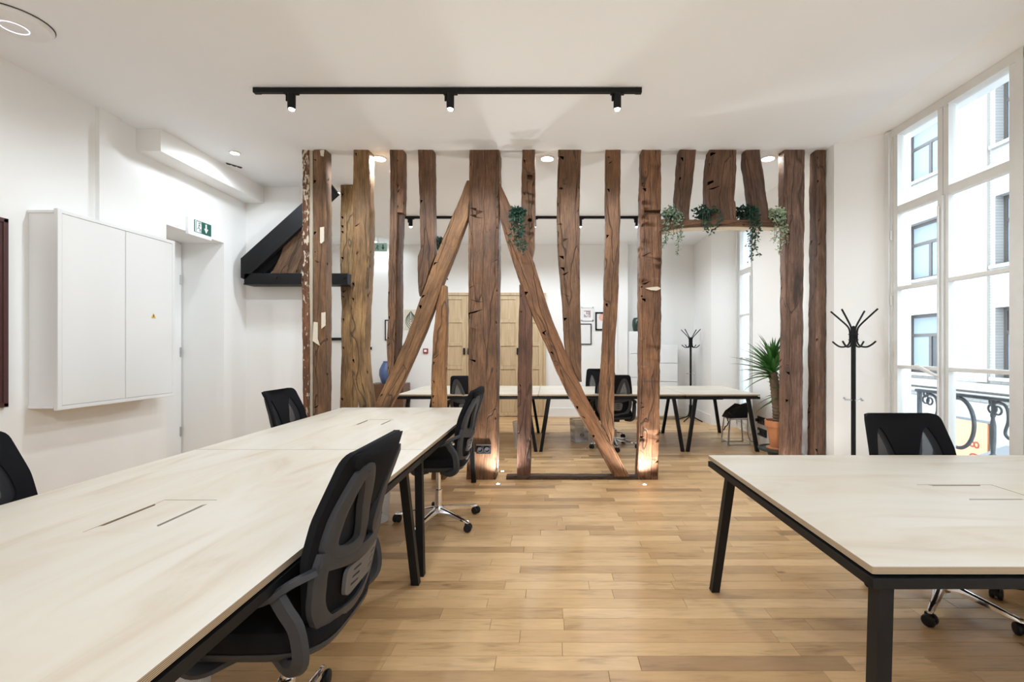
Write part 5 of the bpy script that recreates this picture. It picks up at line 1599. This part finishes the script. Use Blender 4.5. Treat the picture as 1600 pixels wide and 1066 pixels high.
# ------------------------------------------------------------------ yucca on a stand
YX, YY = 2.57, 5.30
stn = thing('plant_stand', 'dark green round iron plant stand behind the weathered post', 'plant stand', (YX, YY, 0))
m = MB(); m.lathe([(0, 0.205), (0.205, 0.205), (0.215, 0.215), (0.215, 0.235), (0.20, 0.235), (0.195, 0.222), (0, 0.222)], (0, 0, 0), 32); m.build('tray', M['dark_green_iron'], stn, smooth=True)
m = MB(); m.lathe([(0, 0), (0.16, 0), (0.165, 0.03), (0.10, 0.06), (0.08, 0.10), (0.11, 0.15), (0.12, 0.206), (0, 0.206)], (0, 0, 0), 28); m.build('pedestal', M['dark_green_iron'], stn, smooth=True)
yu = thing('potted_yucca', 'yucca in a terracotta pot by the window wall', 'plant', (YX, YY, 0.223))
m = MB(); m.lathe([(0, 0), (0.125, 0), (0.13, 0.012), (0.12, 0.02), (0.105, 0.02), (0, 0.018)], (0, 0, 0), 28); m.build('saucer', M['terracotta'], yu, smooth=True)
m = MB(); m.lathe([(0, 0.018), (0.085, 0.018), (0.128, 0.25), (0.142, 0.25), (0.146, 0.32), (0.132, 0.32), (0.126, 0.27), (0, 0.265)], (0, 0, 0), 32); m.build('pot', M['terracotta'], yu, smooth=True)
m = MB(); m.lathe([(0, 0.262), (0.12, 0.268), (0.08, 0.29), (0, 0.295)], (0, 0, 0), 20); m.build('soil', M['soil'], yu, smooth=True)
m = MB()
tp = smooth_path([Vector((0.0, 0, 0.27)), Vector((-0.012, 0, 0.45)), Vector((-0.035, 0.0, 0.65)), Vector((-0.06, 0.01, 0.86))], 10)
m.tube(tp, [0.058 - 0.012 * i / len(tp) + (0.004 if i % 2 else -0.003) for i in range(len(tp))], 12); m.build('trunk', M['bark'], yu, smooth=True)
def sword(L_, wd):
    m_ = MB(); vs_, fs = [], []
    n = 8
    for i in range(n + 1):
        t_ = i / n
        w_ = wd * (0.55 + 1.2 * t_) * (1 - t_) ** 0.55 if t_ < 1 else 0.0005
        w_ = wd * min(1.0, 0.6 + t_ * 2) * (1 - t_ ** 2.2) + 0.0006
        z_ = -0.28 * L_ * t_ ** 2.2
        vs_ += [(L_ * t_, -w_ / 2, z_ + w_ * 0.25), (L_ * t_, 0, z_), (L_ * t_, w_ / 2, z_ + w_ * 0.25)]
    for i in range(n):
        for k in (0, 1):
            fs.append((i * 3 + k, i * 3 + k + 1, i * 3 + k + 4, i * 3 + k + 3))
    me = bpy.data.meshes.new('leaf'); me.from_pydata(vs_, [], fs); me.materials.append(M['yucca'])
    me.polygons.foreach_set('use_smooth', [True] * len(fs))
    return me
lv = [sword(0.44, 0.052), sword(0.36, 0.05), sword(0.26, 0.042)]
rg = random.Random(11)
for (base, cnt, ms, spread) in (((-0.06, 0.01, 0.86), 84, (0, 1), (0.0, 1.5)), ((0.06, -0.02, 0.62), 20, (2, 1), (-0.5, 1.0))):
    for k in range(cnt):
        t_ = (k + 0.5) / cnt
        el = spread[0] + (spread[1] - spread[0]) * t_ ** 0.8 - (0.5 if k % 9 == 0 else 0)
        az = k * 2.39996 + rg.uniform(-0.2, 0.2)
        if YX + base[0] + 0.47 * math.cos(az) * math.cos(el) > XR - 0.03 or YY + base[1] + 0.47 * math.sin(az) * math.cos(el) < SCR + 0.16:
            continue
        o = bpy.data.objects.new('leaf', lv[ms[k % 2]]); COL.objects.link(o); o.parent = yu
        o.location = (base[0], base[1], base[2] - 0.06 + 0.10 * t_)
        o.rotation_euler = (rg.uniform(-0.3, 0.3), -el, az)
        s_ = rg.uniform(0.8, 1.1)
        o.scale = (s_, s_, s_)

# ------------------------------------------------------------------ hanging plants
def trailing_plant(label, px, py, d, mat, size, strands, seed, leaf=0.036, pot=True, fan=0.11, ball=0.115):
    p = W(px, py, d)
    t = thing('hanging_plant', label, 'plant', p, 0, 'trailing plants on the timber screen')
    rg = random.Random(seed)
    if pot:
        m = MB(); m.lathe([(0, -0.07), (0.045, -0.07), (0.06, 0.02), (0.055, 0.02), (0.05, 0.0), (0, 0.0)], (0, 0.0, 0), 16); m.build('pot', M['black_plastic'], t, smooth=True)
    stems, leaves = MB(), MB()
    def put_leaf(c_, s_):
        ax = Vector((rg.gauss(0, 1), rg.gauss(0, 1), rg.gauss(0, 0.7) - 0.4)).normalized()
        up = Vector((rg.gauss(0, 1), rg.gauss(0, 1), rg.gauss(0, 1))); sd = ax.cross(up).normalized()
        nn = ax.cross(sd)
        P = [c_, c_ + ax * s_ * 0.35 + sd * s_ * 0.27 + nn * s_ * 0.08, c_ + ax * s_ * 0.75 + sd * s_ * 0.22 + nn * s_ * 0.05, c_ + ax * s_ * 1.05, c_ + ax * s_ * 0.75 - sd * s_ * 0.22 + nn * s_ * 0.05, c_ + ax * s_ * 0.35 - sd * s_ * 0.27 + nn * s_ * 0.08]
        leaves.add(P, [(0, 1, 2, 3), (0, 3, 4, 5)])
    for k in range(size):      # bushy crown
        v = Vector((rg.gauss(0, 1), rg.gauss(0, 1), rg.gauss(0, 1))).normalized() * ball * rg.uniform(0.55, 1.0)
        v.y *= 0.75; v.z = v.z * 0.8 + 0.02
        put_leaf(v, leaf * rg.uniform(0.7, 1.25))
    for (dx, ln) in strands:
        a = Vector((dx * 0.4, -0.05 + rg.uniform(-0.03, 0.02), 0.03))
        pts = [a, Vector((dx * 0.9, -0.09, 0.01)), Vector((dx, -0.095 + rg.uniform(-0.01, 0.01), -ln * 0.4)), Vector((dx + rg.uniform(-0.02, 0.02), -0.09, -ln * 0.75)), Vector((dx + rg.uniform(-0.04, 0.04), -0.085, -ln))]
        path = smooth_path(pts, 6)
        stems.tube(path, 0.0022, 5)
        nl = int(ln / 0.0055)
        for q in range(nl):
            tt = (q + 0.5) / nl
            c_ = path[min(len(path) - 1, int(tt * (len(path) - 1)))]
            if rg.random() < 0.6 + 0.4 * (1 - tt):
                put_leaf(c_ + Vector((rg.gauss(0, 0.012), rg.gauss(0, 0.012), rg.gauss(0, 0.008))), leaf * rg.uniform(0.7, 1.15) * (1 - 0.25 * tt))
    stems.build('stems', M['stem'], t, smooth=True)
    tag(leaves.build('foliage', mat, t), kind='stuff')
    return t
LD = SCR + 0.055
def on_lintel(px): return LD
trailing_plant('grey-green trailing plant beside the hacked post on the lintel', 1049, 339, LD, M['leaf_grey'], 260, [(-0.07, 0.30), (-0.05, 0.22), (0.0, 0.26), (0.03, 0.42), (0.06, 0.30), (-0.09, 0.36), (0.08, 0.22)], 1)
trailing_plant('small dark ivy by the wide curved stud on the lintel', 1101, 336, LD, M['leaf_dark'], 240, [(-0.03, 0.20), (0.02, 0.24), (0.0, 0.18), (0.10, 0.18), (0.13, 0.14), (-0.05, 0.12)], 2, leaf=0.04)
trailing_plant('dark ivy with the longest trail, next to the leaning stud', 1166, 335, LD, M['leaf_dark'], 280, [(0.05, 0.40), (0.03, 0.52), (0.07, 0.46), (0.0, 0.26), (0.09, 0.30), (0.02, 0.36), (0.06, 0.28)], 3, leaf=0.042)
trailing_plant('pale variegated trailing plant against the wide weathered post', 1212, 338, LD - 0.01, M['leaf_pale'], 280, [(-0.05, 0.30), (-0.02, 0.22), (0.0, 0.40), (0.02, 0.42), (0.04, 0.30), (-0.06, 0.28), (0.05, 0.2)], 4)
trailing_plant('dark green fern hanging on the long brace in mid screen', 809, 336, SCR - 0.09, M['leaf_dark'], 170, [(-0.03, 0.30), (0.0, 0.36), (0.03, 0.40), (0.05, 0.38), (-0.05, 0.30), (0.02, 0.28), (0.06, 0.42), (-0.02, 0.34)], 5, leaf=0.042, ball=0.08)
trailing_plant('small dark pot plant peeping out behind the leaning brace', 684, 380, SCR + 0.26, M['leaf_dark'], 60, [(0.03, 0.10), (0.10, 0.42), (0.09, 0.36), (-0.02, 0.10)], 6, leaf=0.034, ball=0.06)

# ------------------------------------------------------------------ outside
XF = 11.5
fac = thing('building', 'pale brick apartment building across the street', 'building', (XF, 12, -4.0))
def facade_part(name, mat, boxes, parent=None):
    m_ = MB()
    for (x0, x1, y0, y1, z0, z1) in boxes:
        m_.box(((x0 + x1) / 2 - XF, (y0 + y1) / 2 - 12, (z0 + z1) / 2 + 4.0), (x1 - x0, y1 - y0, z1 - z0))
    return m_.build(name, mat, parent or fac)
cols = [(4.32 + 3.14 * k, 5.88 + 3.14 * k) for k in range(-2, 8)]
floors_z = [(0.60, 2.40), (3.50, 5.28), (6.60, 8.35)]
Y0, Y1, Z0, Z1 = -6, 32, -4.0, 9.4
bx = []
zc = Z0
bx.append((XF, XF + 0.4, Y0, Y1, Z0, floors_z[0][0]))
for i, (za, zb) in enumerate(floors_z):
    yy = Y0
    for (ya, yb) in cols:
        bx.append((XF, XF + 0.4, yy, ya, za, zb)); yy = yb
    bx.append((XF, XF + 0.4, yy, Y1, za, zb))
    bx.append((XF, XF + 0.4, Y0, Y1, zb, floors_z[i + 1][0] if i + 1 < len(floors_z) else Z1))
facade_part('brick_wall', M['facade'], bx)
facade_part('ground_floor', M['stone'], [(XF - 0.12, XF, Y0, Y1, Z0, -0.1)])
for (z0, z1, pr) in ((0.22, 0.42, 0.22), (0.05, 0.15, 0.14), (5.9, 6.1, 0.12), (9.15, 9.4, 0.4)):
    facade_part('cornice', M['stone'], [(XF - pr, XF, Y0, Y1, z0, z1)])
for (ya, yb) in cols:
    facade_part('pilaster', M['stone'], [(XF - 0.07, XF + 0.01, yb + 0.16, yb + 0.52, 0.45, 9.15)])
rgw = random.Random(5)
for i, (za, zb) in enumerate(floors_z):
    for (ya, yb) in cols:
        fr = facade_part('window', M['dark_frame'], [(XF + 0.22, XF + 0.30, ya, ya + 0.09, za, zb), (XF + 0.22, XF + 0.30, yb - 0.09, yb, za, zb),
             (XF + 0.221, XF + 0.299, ya, yb, zb - 0.09, zb), (XF + 0.221, XF + 0.299, ya, yb, za, za + 0.09), (XF + 0.222, XF + 0.298, ya, yb, za + (zb - za) * 0.62, za + (zb - za) * 0.62 + 0.09),
             (XF + 0.223, XF + 0.297, (ya + yb) / 2 - 0.05, (ya + yb) / 2 + 0.05, za, za + (zb - za) * 0.65)])
        facade_part('sill', M['stone'], [(XF - 0.1, XF + 0.22, ya - 0.08, yb + 0.08, za - 0.09, za)], fr)
        zm = za + (zb - za) * 0.62
        for (y0, y1, z0, z1) in ((ya + 0.09, (ya + yb) / 2 - 0.05, za + 0.09, zm), ((ya + yb) / 2 + 0.05, yb - 0.09, za + 0.09, zm), (ya + 0.09, yb - 0.09, zm + 0.09, zb - 0.09)):
            mt = M['blind'] if (i > 0 or rgw.random() < 0.35) else M['room_dark']
            facade_part('pane', mt, [(XF + 0.25, XF + 0.27, y0, y1, z0, z1)], fr)
rd = MB(); rd.box((7.6, 12, -4.05), (8.2, 40, 0.1)); tag(rd.build('street', M['asphalt']), 'grey street below the windows', 'street', kind='structure')

sg = thing('shop_sign', 'orange shop banner with dark red characters seen through the railing', 'sign', (XF - 0.14, 12.7, -2.6))
m = MB(); m.box((-0.03, 0, 1.0), (0.05, 1.05, 2.0)); bn = m.build('banner', M['orange'], sg)
m = MB(); m.box((-0.03, -0.62, 1.0), (0.05, 0.05, 2.0)); m.box((-0.03, 0, 2.02), (0.05, 1.3, 0.05)); m.build('sign_frame', M['iron'], sg)
def text_mesh(txt, size, mat, parent, loc, rot, name):
    cu = bpy.data.curves.new(name, 'FONT'); cu.body = txt; cu.size = size; cu.extrude = 0.006; cu.align_x = 'CENTER'
    to = bpy.data.objects.new(name, cu); COL.objects.link(to)
    dg = bpy.context.evaluated_depsgraph_get()
    me = bpy.data.meshes.new_from_object(to.evaluated_get(dg))
    bpy.data.objects.remove(to)
    me.materials.clear(); me.materials.append(mat)
    o_ = bpy.data.objects.new(name, me); COL.objects.link(o_); o_.parent = parent
    o_.location = loc; o_.rotation_euler = rot
    return o_
text_mesh('1 80 8', 0.42, M['ink_red'], bn, (-0.062, -0.30, 0.95), (PI / 2, -PI / 2, -PI / 2), 'lettering')
aw = thing('shop_awning', 'grey shop awning on the building across the street', 'awning', (XF - 0.26, 10.3, -2.1))
m = MB(); m.prism([(0, 1.05), (-0.9, 0.75), (-0.9, 0.55), (0, 0.55)], -1.3, 1.3, mapf=lambda p: Vector((p.x, p.z, p.y))); m.build('canopy', M['awning'], aw)
m = MB(); m.box((-0.05, 0, -0.6), (0.1, 2.4, 2.2)); m.build('shopfront', M['room_dark'], aw)

# wrought iron balcony railings
def railing(yb, yn, label):
    XRl = 3.50
    t = thing('balcony_railing', label, 'railing', (XRl, (yb + yn) / 2, 0.10))
    yo = (yb + yn) / 2
    def P(yy, z): return Vector((0, yy - yo, z - 0.10))
    m = MB(); m.bar(P(yb, 0.955), P(yn, 0.955), 0.045, 0.025); m.build('top_rail', M['iron'], t)
    m = MB(); m.bar(P(yb, 0.15), P(yn, 0.15), 0.03, 0.02); m.build('bottom_rail', M['iron'], t)
    for yy in (yb - 0.03, yn + 0.03):
        m = MB(); m.bar(P(yy, 0.10), P(yy, 0.95), 0.028, 0.028); m.build('end_post', M['iron'], t)
    yy = yb - 0.45
    k = 0
    while yy > yn + 0.1:
        m = MB(); m.tube([P(yy + 0.155 * math.cos(2 * PI * q / 32), 0.715 + 0.215 * math.sin(2 * PI * q / 32)) for q in range(32)], 0.016, 8, closed=True); m.build('oval', M['iron'], t, smooth=True)
        # lower C scrolls
        for s in (-1, 1):
            m = MB(); m.tube(smooth_path([P(yy + s * 0.05, 0.16), P(yy + s * 0.17, 0.19), P(yy + s * 0.24, 0.30), P(yy + s * 0.245, 0.42), P(yy + s * 0.21, 0.47)], 6), 0.013, 8); m.build('scroll', M['iron'], t, smooth=True)
        m = MB(); yb_ = yy - 0.32
        if yb_ > yn:
            prof = [(0.012, 0.15), (0.014, 0.45), (0.03, 0.47), (0.03, 0.50), (0.014, 0.52), (0.02, 0.62), (0.021, 0.74), (0.012, 0.80), (0.019, 0.82), (0.012, 0.85), (0.012, 0.945)]
            m.lathe([(r, z - 0.10) for r, z in prof], P(yb_, 0.10), 12); m.build('baluster', M['iron'], t, smooth=True)
        for s in (1,):   # upper scrolls next to the oval
            c0 = yy + 0.30
            if c0 < yb - 0.02:
                m = MB(); m.tube(smooth_path([P(c0 + 0.06, 0.90), P(c0, 0.93), P(c0 - 0.07, 0.90), P(c0 - 0.085, 0.80), P(c0 - 0.06, 0.70), P(c0 - 0.10, 0.66), P(c0 - 0.14, 0.68)], 6), 0.011, 8); m.build('scroll', M['iron'], t, smooth=True)
                for (dy, dz, r_) in ((0.045, 0.875, 0.035), (0.0, 0.865, 0.032), (0.05, 0.93, 0.02)):
                    m = MB(); m.tube([P(c0 + dy + r_ * math.cos(2 * PI * q / 18), dz + r_ * math.sin(2 * PI * q / 18)) for q in range(18)], 0.008, 6, closed=True); m.build('curl', M['iron'], t, smooth=True)
        yy -= 0.66; k += 1
    m = MB(); m.box((-0.03, 0, -0.075), (0.3, yb - yn + 0.2, 0.05)); m.build('ledge', M['stone'], t)
    return t
railing(4.49, 2.75, 'wrought iron balcony railing with ovals outside the coat-stand window')
railing(8.05, 6.6, 'wrought iron balcony railing outside the back-room window')
